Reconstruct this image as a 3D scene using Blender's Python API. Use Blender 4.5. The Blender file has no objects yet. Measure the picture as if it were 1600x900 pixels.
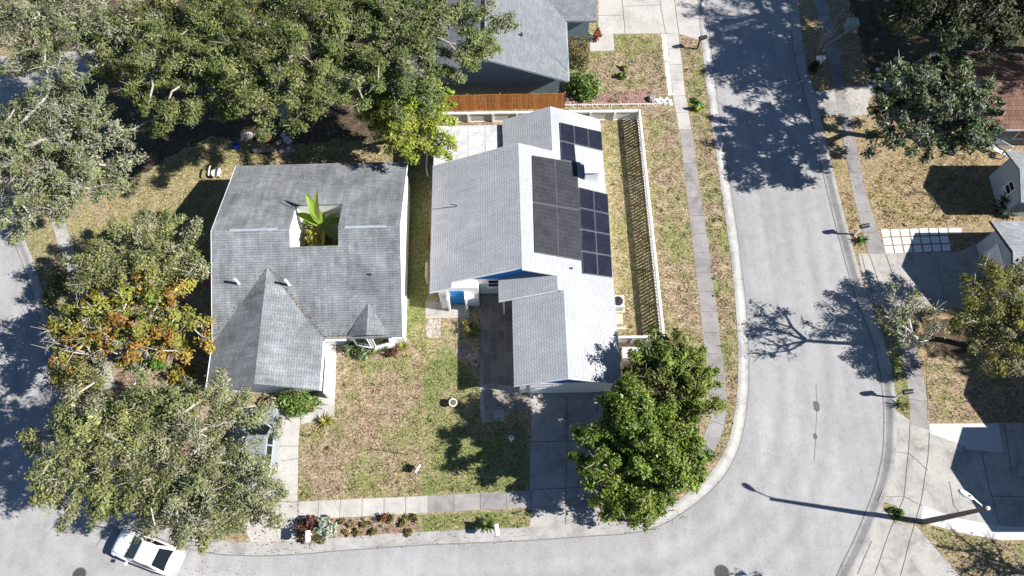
import bpy, bmesh, math, random
import numpy as np
from mathutils import Vector, Matrix

# ------------------------------------------------------------------ camera, sky, sun, exposure
SC = bpy.context.scene
COL = SC.collection
R = math.radians
CAM_H, CAM_F, CAM_T = 45.0, 1150.0, R(23.5)
cam = bpy.data.cameras.new('camera')
cam.sensor_width = 36.0
cam.lens = 36.0 * CAM_F / 1600.0
cam.clip_start, cam.clip_end = 0.5, 2000
camo = bpy.data.objects.new('camera', cam)
camo.location = (0, 0, CAM_H)
camo.rotation_euler = (CAM_T, 0, 0)
COL.objects.link(camo)
SC.camera = camo

SUN_EL, SUN_AZ = R(36.5), R(-8.5)          # sun stands to the east, a little south
world = bpy.data.worlds.new('World')
SC.world = world
world.use_nodes = True
_wn = world.node_tree.nodes
_sky = _wn.new('ShaderNodeTexSky')
_sky.sky_type = 'NISHITA'
_sky.sun_disc = False
_sky.ozone_density = 6.0
_sky.air_density = 1.0
_sky.dust_density = 0.3
_sky.sun_elevation = SUN_EL
_sky.sun_rotation = R(90) - SUN_AZ
world.node_tree.links.new(_sky.outputs[0], _wn['Background'].inputs[0])
_wn['Background'].inputs[1].default_value = 0.05
sun = bpy.data.lights.new('sun', 'SUN')
sun.energy = 5.0
sun.angle = R(0.5)
sun.color = (1.0, 0.965, 0.915)
suno = bpy.data.objects.new('sun', sun)
sd = Vector((math.cos(SUN_EL) * math.cos(SUN_AZ), math.cos(SUN_EL) * math.sin(SUN_AZ), math.sin(SUN_EL)))
suno.rotation_euler = (-sd).to_track_quat('-Z', 'Y').to_euler()
suno.location = (60, 0, 80)
COL.objects.link(suno)
SC.view_settings.view_transform = 'Standard'
SC.view_settings.look = 'None'
SC.view_settings.exposure = 1.18
SC.view_settings.gamma = 1.0

# ------------------------------------------------------------------ measuring: a photo pixel on a height -> a point in the world
_c, _s = math.cos(CAM_T), math.sin(CAM_T)
def G(px, py, h=0.0):
    u, v = (px - 800) / CAM_F, (py - 450) / CAM_F
    z = (CAM_H - h) / (_c + _s * v)
    return (u * z, (_s - _c * v) * z)
def GL(pts, h=0.0):
    return [G(a, b, h) for a, b in pts]

# ------------------------------------------------------------------ objects, parts, properties
ORG = {}
def tag(o, label=None, cat=None, group=None, kind=None):
    if label: o['label'] = label
    if cat: o['category'] = cat
    if group: o['group'] = group
    if kind: o['kind'] = kind
    return o
def thing(name, label, cat, loc=(0, 0, 0), rz=0.0, group=None):
    o = bpy.data.objects.new(name, None)
    o.empty_display_size = 0.3
    o.location = loc
    o.rotation_euler = (0, 0, rz)
    COL.objects.link(o)
    return tag(o, label, cat, group)
def dup(root, loc, rz=None, label=None, group=None, scale=None):
    r = root.copy(); COL.objects.link(r); r.location = loc
    if rz is not None: r.rotation_euler = (0, 0, rz)
    if scale is not None: r.scale = (scale,) * 3
    if label: r['label'] = label
    if group: r['group'] = group
    for ch in list(root.children):
        c = ch.copy(); COL.objects.link(c); c.parent = r
        for g in list(ch.children):
            d = g.copy(); COL.objects.link(d); d.parent = c
    return r

class MB:
    """collects shapes and links them as ONE mesh"""
    def __init__(self, org=(0, 0, 0)):
        self.v, self.f, self.o = [], [], Vector(org)
    def add(self, verts, faces):
        n = len(self.v)
        self.v += [tuple(Vector(p) - self.o) for p in verts]
        self.f += [tuple(i + n for i in f) for f in faces]
        return self
    def box(self, x0, x1, y0, y1, z0, z1):
        return self.add([(x0, y0, z0), (x1, y0, z0), (x1, y1, z0), (x0, y1, z0), (x0, y0, z1), (x1, y0, z1), (x1, y1, z1), (x0, y1, z1)],
                        [(3, 2, 1, 0), (4, 5, 6, 7), (0, 1, 5, 4), (1, 2, 6, 5), (2, 3, 7, 6), (3, 0, 4, 7)])
    def obox(self, c, hx, hy, z0, z1, a=0.0, top=1.0):
        ca, sa = math.cos(a), math.sin(a)
        q = []
        for z, k in ((z0, 1.0), (z1, top)):
            for sx, sy in ((-1, -1), (1, -1), (1, 1), (-1, 1)):
                x, y = sx * hx * k, sy * hy * k
                q.append((c[0] + x * ca - y * sa, c[1] + x * sa + y * ca, z))
        return self.add(q, [(3, 2, 1, 0), (4, 5, 6, 7), (0, 1, 5, 4), (1, 2, 6, 5), (2, 3, 7, 6), (3, 0, 4, 7)])
    def prism(self, poly, t):
        """a 3D polygon pushed down by t"""
        if poly_area(poly) < 0: poly = poly[::-1]
        n = len(poly)
        vs = [tuple(p) for p in poly] + [(p[0], p[1], p[2] - t) for p in poly]
        fs = [tuple(range(n)), tuple(range(2 * n - 1, n - 1, -1))]
        for i in range(n):
            j = (i + 1) % n
            fs.append((i, n + i, n + j, j))
        return self.add(vs, fs)
    def extr(self, poly, d):
        """a 3D polygon pushed along the vector d"""
        n = len(poly); d = Vector(d)
        vs = [tuple(p) for p in poly] + [tuple(Vector(p) + d) for p in poly]
        fs = [tuple(range(n - 1, -1, -1)), tuple(range(n, 2 * n))]
        for i in range(n):
            j = (i + 1) % n
            fs.append((i, j, n + j, n + i))
        return self.add(vs, fs)
    def tube(self, pts, rad, n=6, cap=True):
        pts = [Vector(p) for p in pts]
        if not hasattr(rad, '__len__'): rad = [rad] * len(pts)
        vs, fs = [], []
        up = None
        for i, p in enumerate(pts):
            d = (pts[min(i + 1, len(pts) - 1)] - pts[max(i - 1, 0)])
            d = d.normalized() if d.length > 1e-9 else Vector((0, 0, 1))
            if up is None:
                up = Vector((1, 0, 0)) if abs(d.x) < 0.8 else Vector((0, 1, 0))
            a = d.cross(up).normalized(); b = d.cross(a).normalized(); up = -b if False else up
            for k in range(n):
                t = 2 * math.pi * k / n
                vs.append(p + (a * math.cos(t) + b * math.sin(t)) * rad[i])
        for i in range(len(pts) - 1):
            for k in range(n):
                k2 = (k + 1) % n
                fs.append((i * n + k, i * n + k2, (i + 1) * n + k2, (i + 1) * n + k))
        if cap:
            fs.append(tuple(range(n - 1, -1, -1)))
            fs.append(tuple(range((len(pts) - 1) * n, len(pts) * n)))
        return self.add(vs, fs)
    def lathe(self, c, prof, n=16):
        """prof: (radius, z) from bottom to top"""
        vs, fs = [], []
        for r, z in prof:
            for k in range(n):
                t = 2 * math.pi * k / n
                vs.append((c[0] + r * math.cos(t), c[1] + r * math.sin(t), z))
        m = len(prof)
        for i in range(m - 1):
            for k in range(n):
                k2 = (k + 1) % n
                fs.append((i * n + k, i * n + k2, (i + 1) * n + k2, (i + 1) * n + k))
        fs.append(tuple(range(n - 1, -1, -1)))
        fs.append(tuple(range((m - 1) * n, m * n)))
        return self.add(vs, fs)
    def build(self, name, mat, parent=None, smooth=False, bevel=0.0, subsurf=0, kind=None, fix=False):
        me = bpy.data.meshes.new(name)
        me.from_pydata(self.v, [], self.f)
        if fix or bevel or subsurf:
            bm = bmesh.new(); bm.from_mesh(me)
            bmesh.ops.remove_doubles(bm, verts=bm.verts, dist=1e-4)
            bmesh.ops.recalc_face_normals(bm, faces=bm.faces)
            bm.to_mesh(me); bm.free()
        uv = me.uv_layers.new(name='UVMap')
        for p in me.polygons:
            n = p.normal
            if abs(n.z) > 0.999 or abs(n.z) < 0.001 and False:
                e, u = Vector((1, 0, 0)), Vector((0, 1, 0))
            else:
                e = Vector((-n.y, n.x, 0)).normalized(); u = n.cross(e)
            for li in p.loop_indices:
                co = me.vertices[me.loops[li].vertex_index].co
                uv.data[li].uv = (co.dot(e), co.dot(u))
            p.use_smooth = smooth
        mats = mat if isinstance(mat, (list, tuple)) else [mat]
        for m in mats: me.materials.append(m)
        o = bpy.data.objects.new(name, me)
        COL.objects.link(o)
        if parent is not None: o.parent = parent
        if bevel:
            b = o.modifiers.new('bevel', 'BEVEL'); b.width = bevel; b.segments = 2; b.limit_method = 'ANGLE'
        if subsurf:
            b = o.modifiers.new('subd', 'SUBSURF'); b.levels = subsurf; b.render_levels = subsurf
        if kind: o['kind'] = kind
        return o

def poly_area(p):
    return 0.5 * sum(p[i][0] * p[(i + 1) % len(p)][1] - p[(i + 1) % len(p)][0] * p[i][1] for i in range(len(p)))

# ------------------------------------------------------------------ materials
class NT:
    def __init__(self, name):
        self.m = bpy.data.materials.new(name); self.m.use_nodes = True
        self.t = self.m.node_tree; self.n = self.t.nodes; self.l = self.t.links
        self.b = self.n['Principled BSDF']
        self.tc = self.n.new('ShaderNodeTexCoord')
    def mapping(self, src='Object', scale=(1, 1, 1), loc=(0, 0, 0), rot=(0, 0, 0)):
        m = self.n.new('ShaderNodeMapping')
        m.inputs['Scale'].default_value = scale; m.inputs['Location'].default_value = loc; m.inputs['Rotation'].default_value = rot
        self.l.new(self.tc.outputs[src], m.inputs[0]); return m.outputs[0]
    def noise(self, vec, scale, detail=4, rough=0.55, dist=0.0):
        t = self.n.new('ShaderNodeTexNoise'); t.inputs['Scale'].default_value = scale
        t.inputs['Detail'].default_value = detail; t.inputs['Roughness'].default_value = rough; t.inputs['Distortion'].default_value = dist
        self.l.new(vec, t.inputs['Vector']); return t.outputs[0]
    def ramp(self, fac, stops, interp='LINEAR'):
        r = self.n.new('ShaderNodeValToRGB'); r.color_ramp.interpolation = interp
        el = r.color_ramp.elements
        while len(el) < len(stops): el.new(0.5)
        for e, (p, c) in zip(el, stops):
            e.position = p; e.color = (c[0], c[1], c[2], 1) if hasattr(c, '__len__') else (c, c, c, 1)
        self.l.new(fac, r.inputs[0]); return r.outputs[0]
    def mix(self, fac, a, b, mode='MIX'):
        m = self.n.new('ShaderNodeMix'); m.data_type = 'RGBA'; m.blend_type = mode
        for s, val in ((m.inputs[0], fac), (m.inputs[6], a), (m.inputs[7], b)):
            if hasattr(val, 'links'): self.l.new(val, s)
            elif hasattr(val, '__len__'): s.default_value = (val[0], val[1], val[2], 1)
            else: s.default_value = val
        return m.outputs[2]
    def mul(self, a, b): return self.mix(1.0, a, b, 'MULTIPLY')
    def math(self, op, a, b=0.0):
        m = self.n.new('ShaderNodeMath'); m.operation = op
        for s, val in ((m.inputs[0], a), (m.inputs[1], b)):
            if hasattr(val, 'links'): self.l.new(val, s)
            else: s.default_value = val
        return m.outputs[0]
    def brick(self, vec, w, h, mortar, c1, c2, cm, off=0.5):
        t = self.n.new('ShaderNodeTexBrick')
        t.inputs['Scale'].default_value = 1.0; t.inputs['Brick Width'].default_value = w; t.inputs['Row Height'].default_value = h
        t.inputs['Mortar Size'].default_value = mortar; t.inputs['Mortar Smooth'].default_value = 0.2; t.offset = off
        for k, c in (('Color1', c1), ('Color2', c2), ('Mortar', cm)): t.inputs[k].default_value = (c[0], c[1], c[2], 1)
        self.l.new(vec, t.inputs['Vector']); return t
    def bump(self, h, strength=0.5, dist=0.05):
        b = self.n.new('ShaderNodeBump'); b.inputs['Strength'].default_value = strength; b.inputs['Distance'].default_value = dist
        self.l.new(h, b.inputs['Height']); self.l.new(b.outputs[0], self.b.inputs['Normal']); return b
    def done(self, col, rough=0.8, metal=0.0, spec=0.3):
        if hasattr(col, 'links'): self.l.new(col, self.b.inputs['Base Color'])
        else: self.b.inputs['Base Color'].default_value = (col[0], col[1], col[2], 1)
        self.b.inputs['Roughness'].default_value = rough; self.b.inputs['Metallic'].default_value = metal
        self.b.inputs['Specular IOR Level'].default_value = spec
        return self.m

def plain(name, col, rough=0.6, metal=0.0, var=0.15, scale=3.0, spec=0.3, bump=0.0):
    t = NT(name); v = t.mapping()
    n = t.noise(v, scale, 5)
    c = t.mul(col, t.ramp(n, [(0.3, 1 - var), (0.7, 1 + var)]))
    if bump: t.bump(t.noise(v, scale * 8, 3), bump, 0.02)
    return t.done(c, rough, metal, spec)

def lawn_mat(name, dry, brown, green, gamt=0.5, seed=0.0):
    t = NT(name); v = t.mapping(loc=(seed, seed * 1.7, 0))
    big = t.noise(v, 0.35, 5, 0.6); med = t.noise(v, 1.6, 5, 0.65); fine = t.noise(v, 9.0, 4, 0.7)
    tuft = t.noise(v, 22.0, 3, 0.7)
    c = t.mix(t.ramp(med, [(0.42, 0.0), (0.58, 1.0)]), dry, brown)
    gm = t.math('ADD', t.math('MULTIPLY', big, 0.6), t.math('MULTIPLY', med, 0.4))
    c = t.mix(t.ramp(gm, [(0.62 - gamt * 0.3, 0.0), (0.74 - gamt * 0.3, 1.0)]), c, green)
    clump = t.noise(t.mapping(loc=(seed + 2, 5, 0), scale=(1.0, 1.35, 1.0)), 5.0, 4, 0.75, 0.4)
    c = t.mul(c, t.ramp(clump, [(0.34, 0.45), (0.5, 0.95), (0.66, 1.5)]))
    c = t.mul(c, t.ramp(fine, [(0.3, 0.70), (0.5, 1.0), (0.7, 1.32)]))
    c = t.mul(c, t.ramp(tuft, [(0.3, 0.75), (0.7, 1.25)]))
    vor = t.n.new('ShaderNodeTexVoronoi'); vor.inputs['Scale'].default_value = 0.8; t.l.new(t.mapping(loc=(seed + 3, 1, 0)), vor.inputs[0])
    h = t.math('ADD', t.math('MULTIPLY', fine, 0.6), tuft)
    t.bump(h, 0.9, 0.07)
    return t.done(c, 0.95, spec=0.1)

def concrete_mat(name, col, stain=0.25, seed=0.0, island=0.0):
    t = NT(name); v = t.mapping(loc=(seed, -seed, 0))
    a = t.noise(v, 0.6, 8, 0.72, 0.5); b = t.noise(v, 5.0, 5, 0.7); f = t.noise(v, 40.0, 2)
    c = t.mul(col, t.ramp(a, [(0.3, 1 - stain), (0.52, 1.0), (0.75, 1 + stain * 0.4)]))
    c = t.mul(c, t.ramp(b, [(0.3, 0.88), (0.7, 1.08)]))
    c = t.mul(c, t.ramp(f, [(0.3, 0.92), (0.7, 1.08)]))
    if island:
        gi = t.n.new('ShaderNodeNewGeometry')
        c = t.mul(c, t.ramp(gi.outputs['Random Per Island'], [(0.0, 1 - island), (1.0, 1 + island * 0.6)]))
    t.bump(f, 0.2, 0.01)
    return t.done(c, 0.9, spec=0.15)

def asphalt_mat():
    t = NT('worn_asphalt'); v = t.mapping()
    a = t.noise(v, 0.14, 6, 0.6); b = t.noise(v, 1.3, 6, 0.75); f = t.noise(v, 14.0, 4, 0.8)
    c = t.mul((0.290, 0.285, 0.284), t.ramp(a, [(0.3, 0.88), (0.7, 1.10)]))
    c = t.mul(c, t.ramp(b, [(0.28, 0.86), (0.5, 1.0), (0.75, 1.10)]))
    c = t.mul(c, t.ramp(f, [(0.28, 0.78), (0.5, 1.0), (0.72, 1.2)]))
    lane = t.noise(t.mapping(loc=(3, 1, 0), scale=(1.1, 0.05, 1)), 1.0, 3, 0.5)                      # worn lanes along the street
    c = t.mul(c, t.ramp(lane, [(0.35, 0.93), (0.65, 1.06)]))
    sp = t.noise(t.mapping(loc=(9, 4, 0)), 0.9, 9, 0.8, 1.2)
    c = t.mix(t.ramp(sp, [(0.62, 0.0), (0.72, 0.6)]), c, (0.40, 0.395, 0.385))                      # scuffed pale patches
    sp2 = t.noise(t.mapping(loc=(-5, 14, 0)), 0.9, 7, 0.75, 0.6)
    c = t.mix(t.ramp(sp2, [(0.66, 0.0), (0.76, 0.45)]), c, (0.19, 0.165, 0.145))                    # oil and rust drips
    vo = t.n.new('ShaderNodeTexVoronoi'); vo.feature = 'DISTANCE_TO_EDGE'; vo.inputs['Scale'].default_value = 0.22
    wob = t.mix(0.12, v, t.n.new('ShaderNodeTexNoise').outputs[1]); t.l.new(wob, vo.inputs['Vector'])
    msk = t.ramp(t.noise(t.mapping(loc=(31, 8, 0)), 0.12, 2), [(0.48, 0.0), (0.6, 1.0)])
    crk = t.math('MULTIPLY', t.ramp(vo.outputs[0], [(0.0, 0.10), (0.008, 0.0)]), msk)
    c = t.mix(crk, c, (0.12, 0.118, 0.115))                                                           # hairline cracks
    wr = t.n.new('ShaderNodeVertexColor'); wr.layer_name = 'wear'
    c = t.mul(c, t.mix(t.ramp(t.noise(t.mapping(loc=(2, 7, 0)), 0.5, 4, 0.6), [(0.3, 0.25), (0.6, 1.0)]), (0.5, 0.5, 0.5), wr.outputs[0]))
    c = t.mul(c, (2.0, 2.0, 2.0))
    t.bump(f, 0.3, 0.012)
    return t.done(c, 0.9, spec=0.15)

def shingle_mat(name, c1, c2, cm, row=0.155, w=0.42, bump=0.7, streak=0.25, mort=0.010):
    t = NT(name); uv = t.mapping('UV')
    br = t.brick(uv, w, row, mort, c1, c2, cm)  # cm lines: shingle joints, darkened to paint the shadow line of each course
    v = t.mapping()
    c = t.mul(br.outputs['Color'], t.ramp(t.noise(v, 0.5, 6, 0.65), [(0.3, 1 - streak), (0.7, 1 + streak * 0.7)]))
    st = t.noise(t.mapping('UV', scale=(2.2, 0.35, 1)), 1.4, 5, 0.65)
    c = t.mul(c, t.ramp(st, [(0.3, 1 - streak * 0.7), (0.7, 1 + streak * 0.5)]))
    c = t.mul(c, t.ramp(t.noise(v, 25, 3, 0.7), [(0.3, 0.82), (0.7, 1.2)]))
    # each course is a low saw-tooth: thick at its lower edge
    sep = t.n.new('ShaderNodeSeparateXYZ'); t.l.new(uv, sep.inputs[0])
    fr = t.math('FRACT', t.math('DIVIDE', sep.outputs[1], row))
    h = t.math('ADD', t.math('MULTIPLY', fr, -1.0), t.math('MULTIPLY', br.outputs['Fac'], -0.35))
    h = t.math('ADD', h, t.math('MULTIPLY', t.noise(v, 14, 3), 0.5))
    t.bump(h, bump, 0.02)
    return t.done(c, 0.92, spec=0.12)

def leaf_mat(name, rough=0.55, trans=0.3, spec=0.3):
    t = NT(name)
    a = t.n.new('ShaderNodeVertexColor'); a.layer_name = 'Col'
    t.l.new(a.outputs[0], t.b.inputs['Base Color'])
    t.b.inputs['Roughness'].default_value = rough; t.b.inputs['Specular IOR Level'].default_value = spec
    tr = t.n.new('ShaderNodeBsdfTranslucent'); t.l.new(t.mul(a.outputs[0], (1.0, 1.15, 0.5)), tr.inputs[0])
    mx = t.n.new('ShaderNodeMixShader'); mx.inputs[0].default_value = trans
    t.l.new(t.b.outputs[0], mx.inputs[1]); t.l.new(tr.outputs[0], mx.inputs[2])
    t.l.new(mx.outputs[0], t.n['Material Output'].inputs[0])
    return t.m

def wood_fence_mat():
    t = NT('stained_wood'); uv = t.mapping('UV')
    br = t.brick(uv, 0.14, 4.0, 0.008, (0.46, 0.17, 0.045), (0.60, 0.27, 0.085), (0.10, 0.04, 0.015), off=0.0)
    c = t.mul(br.outputs['Color'], t.ramp(t.noise(t.mapping('UV', scale=(14, 1.2, 1)), 1.0, 4), [(0.3, 0.65), (0.7, 1.25)]))
    return t.done(c, 0.8)

M = {}
M['lawn'] = lawn_mat('lawn_mixed', (0.32, 0.26, 0.155), (0.25, 0.19, 0.125), (0.20, 0.21, 0.085), 0.42)
M['lawn_brown'] = lawn_mat('lawn_brown', (0.33, 0.265, 0.17), (0.255, 0.175, 0.13), (0.205, 0.21, 0.078), 0.50, 7.3)
M['lawn_green'] = lawn_mat('lawn_green', (0.26, 0.235, 0.115), (0.29, 0.23, 0.14), (0.165, 0.19, 0.065), 0.62, 13.1)
M['lawn_yellow'] = lawn_mat('lawn_yellow', (0.325, 0.275, 0.155), (0.285, 0.215, 0.135), (0.235, 0.225, 0.095), 0.5, 3.7)
M['lawn_tan'] = lawn_mat('lawn_tan', (0.32, 0.255, 0.15), (0.27, 0.19, 0.12), (0.22, 0.20, 0.08), 0.32, 21.0)
M['mulch'] = lawn_mat('leaf_mulch', (0.31, 0.225, 0.165), (0.20, 0.13, 0.095), (0.36, 0.29, 0.235), 0.45, 31.0)
M['under'] = lawn_mat('shaded_litter', (0.115, 0.088, 0.058), (0.075, 0.055, 0.04), (0.12, 0.11, 0.055), 0.3, 41.0)  # leaf litter, darkened so its colour carries the tree shade
M['gravel'] = lawn_mat('pale_gravel', (0.42, 0.37, 0.32), (0.34, 0.28, 0.23), (0.46, 0.44, 0.41), 0.4, 51.0)
M['pinkbed'] = lawn_mat('pink_bed', (0.33, 0.19, 0.175), (0.25, 0.155, 0.13), (0.18, 0.17, 0.09), 0.4, 5.0)
M['asphalt'] = asphalt_mat()
M['conc'] = concrete_mat('bright_concrete', (0.41, 0.39, 0.36), 0.26, 2.0, 0.05)
M['conc_grey'] = concrete_mat('grey_concrete', (0.265, 0.25, 0.24), 0.42, 5.0, 0.10)
M['conc_mid'] = concrete_mat('weathered_concrete', (0.345, 0.33, 0.305), 0.46, 8.0, 0.08)
M['conc_white'] = concrete_mat('new_concrete', (0.47, 0.46, 0.45), 0.1, 4.0)
M['kerb'] = concrete_mat('kerb_concrete', (0.325, 0.315, 0.30), 0.42, 11.0)
M['joint'] = plain('joint_dirt', (0.125, 0.112, 0.098), 0.95)
M['stainj'] = plain('crack_filler', (0.15, 0.148, 0.148), 0.95)
M['pav'] = concrete_mat('old_pavers', (0.25, 0.22, 0.185), 0.35, 17.0, 0.22)
M['pav_white'] = concrete_mat('white_pavers', (0.68, 0.68, 0.69), 0.12, 19.0, 0.05)
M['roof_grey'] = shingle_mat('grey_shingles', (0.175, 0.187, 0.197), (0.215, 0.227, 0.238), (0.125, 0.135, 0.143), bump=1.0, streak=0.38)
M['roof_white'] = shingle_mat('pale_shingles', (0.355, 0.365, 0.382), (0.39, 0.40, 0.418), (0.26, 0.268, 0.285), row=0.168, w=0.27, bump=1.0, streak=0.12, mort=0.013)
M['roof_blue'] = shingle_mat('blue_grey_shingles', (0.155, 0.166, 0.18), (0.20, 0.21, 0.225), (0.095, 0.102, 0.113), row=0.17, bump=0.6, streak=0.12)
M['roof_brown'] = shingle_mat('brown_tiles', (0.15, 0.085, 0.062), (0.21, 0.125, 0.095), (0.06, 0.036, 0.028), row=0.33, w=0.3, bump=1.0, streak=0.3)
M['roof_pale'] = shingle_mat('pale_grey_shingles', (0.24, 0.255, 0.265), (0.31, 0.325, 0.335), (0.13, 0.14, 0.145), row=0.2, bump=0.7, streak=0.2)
M['white'] = plain('white_stucco', (0.74, 0.73, 0.70), 0.85, var=0.06)
M['whitepaint'] = plain('white_paint', (0.78, 0.78, 0.77), 0.5, var=0.05)
M['vinyl'] = plain('white_vinyl', (0.74, 0.73, 0.71), 0.45, var=0.08, scale=1.2)
M['vinyl_dirty'] = plain('weathered_vinyl', (0.47, 0.46, 0.43), 0.6, var=0.22, scale=1.5)
M['blue'] = plain('blue_paint', (0.012, 0.21, 0.56), 0.55, var=0.08)
M['greywall'] = plain('blue_grey_stucco', (0.16, 0.21, 0.245), 0.85, var=0.08)
M['shadewall'] = plain('shade_tinted_stucco', (0.36, 0.41, 0.46), 0.85, var=0.08)  # white walls tinted blue grey, so the colour carries their shade
M['glass'] = plain('window_glass', (0.008, 0.010, 0.013), 0.06, var=0.1, spec=0.6)
M['panel'] = plain('panel_rim', (0.13, 0.135, 0.15), 0.4, 0.3)
M['wood'] = wood_fence_mat()
M['brownwood'] = plain('old_wood', (0.28, 0.12, 0.055), 0.85, var=0.3, scale=6)
M['beigewood'] = plain('beige_board', (0.52, 0.40, 0.27), 0.8, var=0.15)
M['darkmetal'] = plain('dark_metal', (0.03, 0.03, 0.034), 0.45, 0.3)
M['black'] = plain('black_rubber', (0.012, 0.012, 0.013), 0.7)
M['galv'] = plain('galvanised_metal', (0.50, 0.52, 0.54), 0.4, 0.6)
M['ridge'] = plain('aluminium_vent', (0.36, 0.41, 0.46), 0.4, 0.2)
M['polecon'] = plain('concrete_pole', (0.16, 0.135, 0.125), 0.9, var=0.25, scale=4)
M['pvc'] = plain('white_pvc', (0.74, 0.73, 0.71), 0.4)
M['yellow'] = plain('yellow_enamel', (0.72, 0.60, 0.04), 0.45)
M['green'] = plain('green_enamel', (0.02, 0.26, 0.16), 0.45)
M['utility'] = plain('green_cabinet', (0.30, 0.34, 0.29), 0.5)
M['acmetal'] = plain('ac_casing', (0.55, 0.53, 0.48), 0.5, 0.1)
M['bucket'] = plain('blue_plastic', (0.012, 0.03, 0.30), 0.5)
M['terra'] = plain('terracotta', (0.42, 0.17, 0.10), 0.8, var=0.2)
M['stone'] = plain('pale_stone', (0.55, 0.50, 0.45), 0.9, var=0.25, scale=8)
M['edgebrick'] = plain('sunken_brick', (0.33, 0.22, 0.17), 0.9, var=0.3, scale=9)
M['rock'] = plain('grey_rock', (0.26, 0.22, 0.21), 0.95, var=0.35, scale=6)
M['iron'] = plain('cast_iron', (0.055, 0.052, 0.05), 0.8, var=0.3, scale=10)
M['patch'] = plain('tar_patch', (0.10, 0.10, 0.10), 0.9, var=0.2, scale=8)
M['canopy'] = plain('sheet_cover', (0.43, 0.43, 0.44), 0.7, var=0.22, scale=1.6)
M['carwhite'] = plain('white_car_paint', (0.80, 0.81, 0.83), 0.22, var=0.02, spec=0.6)
M['carsilver'] = plain('silver_blue_paint', (0.34, 0.385, 0.43), 0.3, 0.45, var=0.05, spec=0.6)
M['lamp_red'] = plain('red_lens', (0.35, 0.012, 0.010), 0.25)
M['lamp_clear'] = plain('clear_lens', (0.65, 0.68, 0.70), 0.15)
M['bark'] = plain('oak_bark', (0.30, 0.265, 0.235), 0.95, var=0.35, scale=7, bump=0.5)
M['bark_pale'] = plain('pale_bark', (0.33, 0.305, 0.275), 0.95, var=0.3, scale=7, bump=0.5)
M['bark_dark'] = plain('dark_bark', (0.12, 0.10, 0.085), 0.95, var=0.3, scale=7, bump=0.5)
M['leaf'] = leaf_mat('leaf_matt', 0.65, 0.18, 0.2)
M['leaf_gloss'] = leaf_mat('leaf_glossy', 0.45, 0.12, 0.26)
M['blade'] = leaf_mat('leaf_blade', 0.5, 0.35)

# ------------------------------------------------------------------ ground, road, land
def smooth_line(pts, n=4):
    """Catmull-Rom through the points"""
    P = [Vector((a, b)) for a, b in pts]; out = []
    for i in range(len(P) - 1):
        p0, p1, p2, p3 = P[max(i - 1, 0)], P[i], P[i + 1], P[min(i + 2, len(P) - 1)]
        for k in range(n):
            t = k / n
            out.append(tuple(0.5 * ((2 * p1) + (p2 - p0) * t + (2 * p0 - 5 * p1 + 4 * p2 - p3) * t * t + (3 * p1 - p0 - 3 * p2 + p3) * t ** 3)))
    out.append(tuple(P[-1])); return out
def offset_line(pts, d):
    """moves an open line d to its right"""
    out = []
    for i in range(len(pts)):
        a, b = Vector(pts[max(i - 1, 0)]), Vector(pts[min(i + 1, len(pts) - 1)])
        t = (b - a).normalized(); out.append((pts[i][0] + t.y * d, pts[i][1] - t.x * d))
    return out
def land(name, poly, mat, top=0.0, bottom=-0.3):
    return MB().prism([(x, y, top) for x, y in poly], top - bottom).build(name, mat, kind='structure')
def sheet(name, poly, mat, z, jit=0.0, step=0.35, seed=1):
    if jit:
        rg = random.Random(seed); q = []
        for i in range(len(poly)):
            a, b = Vector(poly[i]), Vector(poly[(i + 1) % len(poly)]); n = max(1, int((b - a).length / step))
            for k in range(n):
                p = a.lerp(b, k / n); q.append((p.x + rg.uniform(-jit, jit), p.y + rg.uniform(-jit, jit)))
        poly = q
    return MB().prism([(x, y, z) for x, y in poly], 0.05).build(name, mat, kind='structure')
def band(mb, line, w, z):
    """a thin flat strip along a line"""
    L, Rr = offset_line(line, -w / 2), offset_line(line, w / 2)
    n = len(line)
    mb.add([(x, y, z) for x, y in L] + [(x, y, z) for x, y in Rr], [(i, n + i, n + i + 1, i + 1) for i in range(n - 1)])
def joints(name, lines, z, w=0.032, mat='joint'):
    mb = MB()
    for l in lines:
        l2 = []
        for i in range(len(l) - 1):
            a, b = Vector(l[i]), Vector(l[i + 1]); n = max(2, int((b - a).length / 0.8))
            l2 += [tuple(a.lerp(b, k / n)) for k in range(n)]
        l2.append(tuple(l[-1]))
        rg = random.Random(int(abs(l[0][0]) * 100)); l2 = [(x + rg.uniform(-.012, .012), y + rg.uniform(-.012, .012)) for x, y in l2]
        band(mb, l2, w, z)
    return mb.build(name, M[mat], kind='structure')
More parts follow.
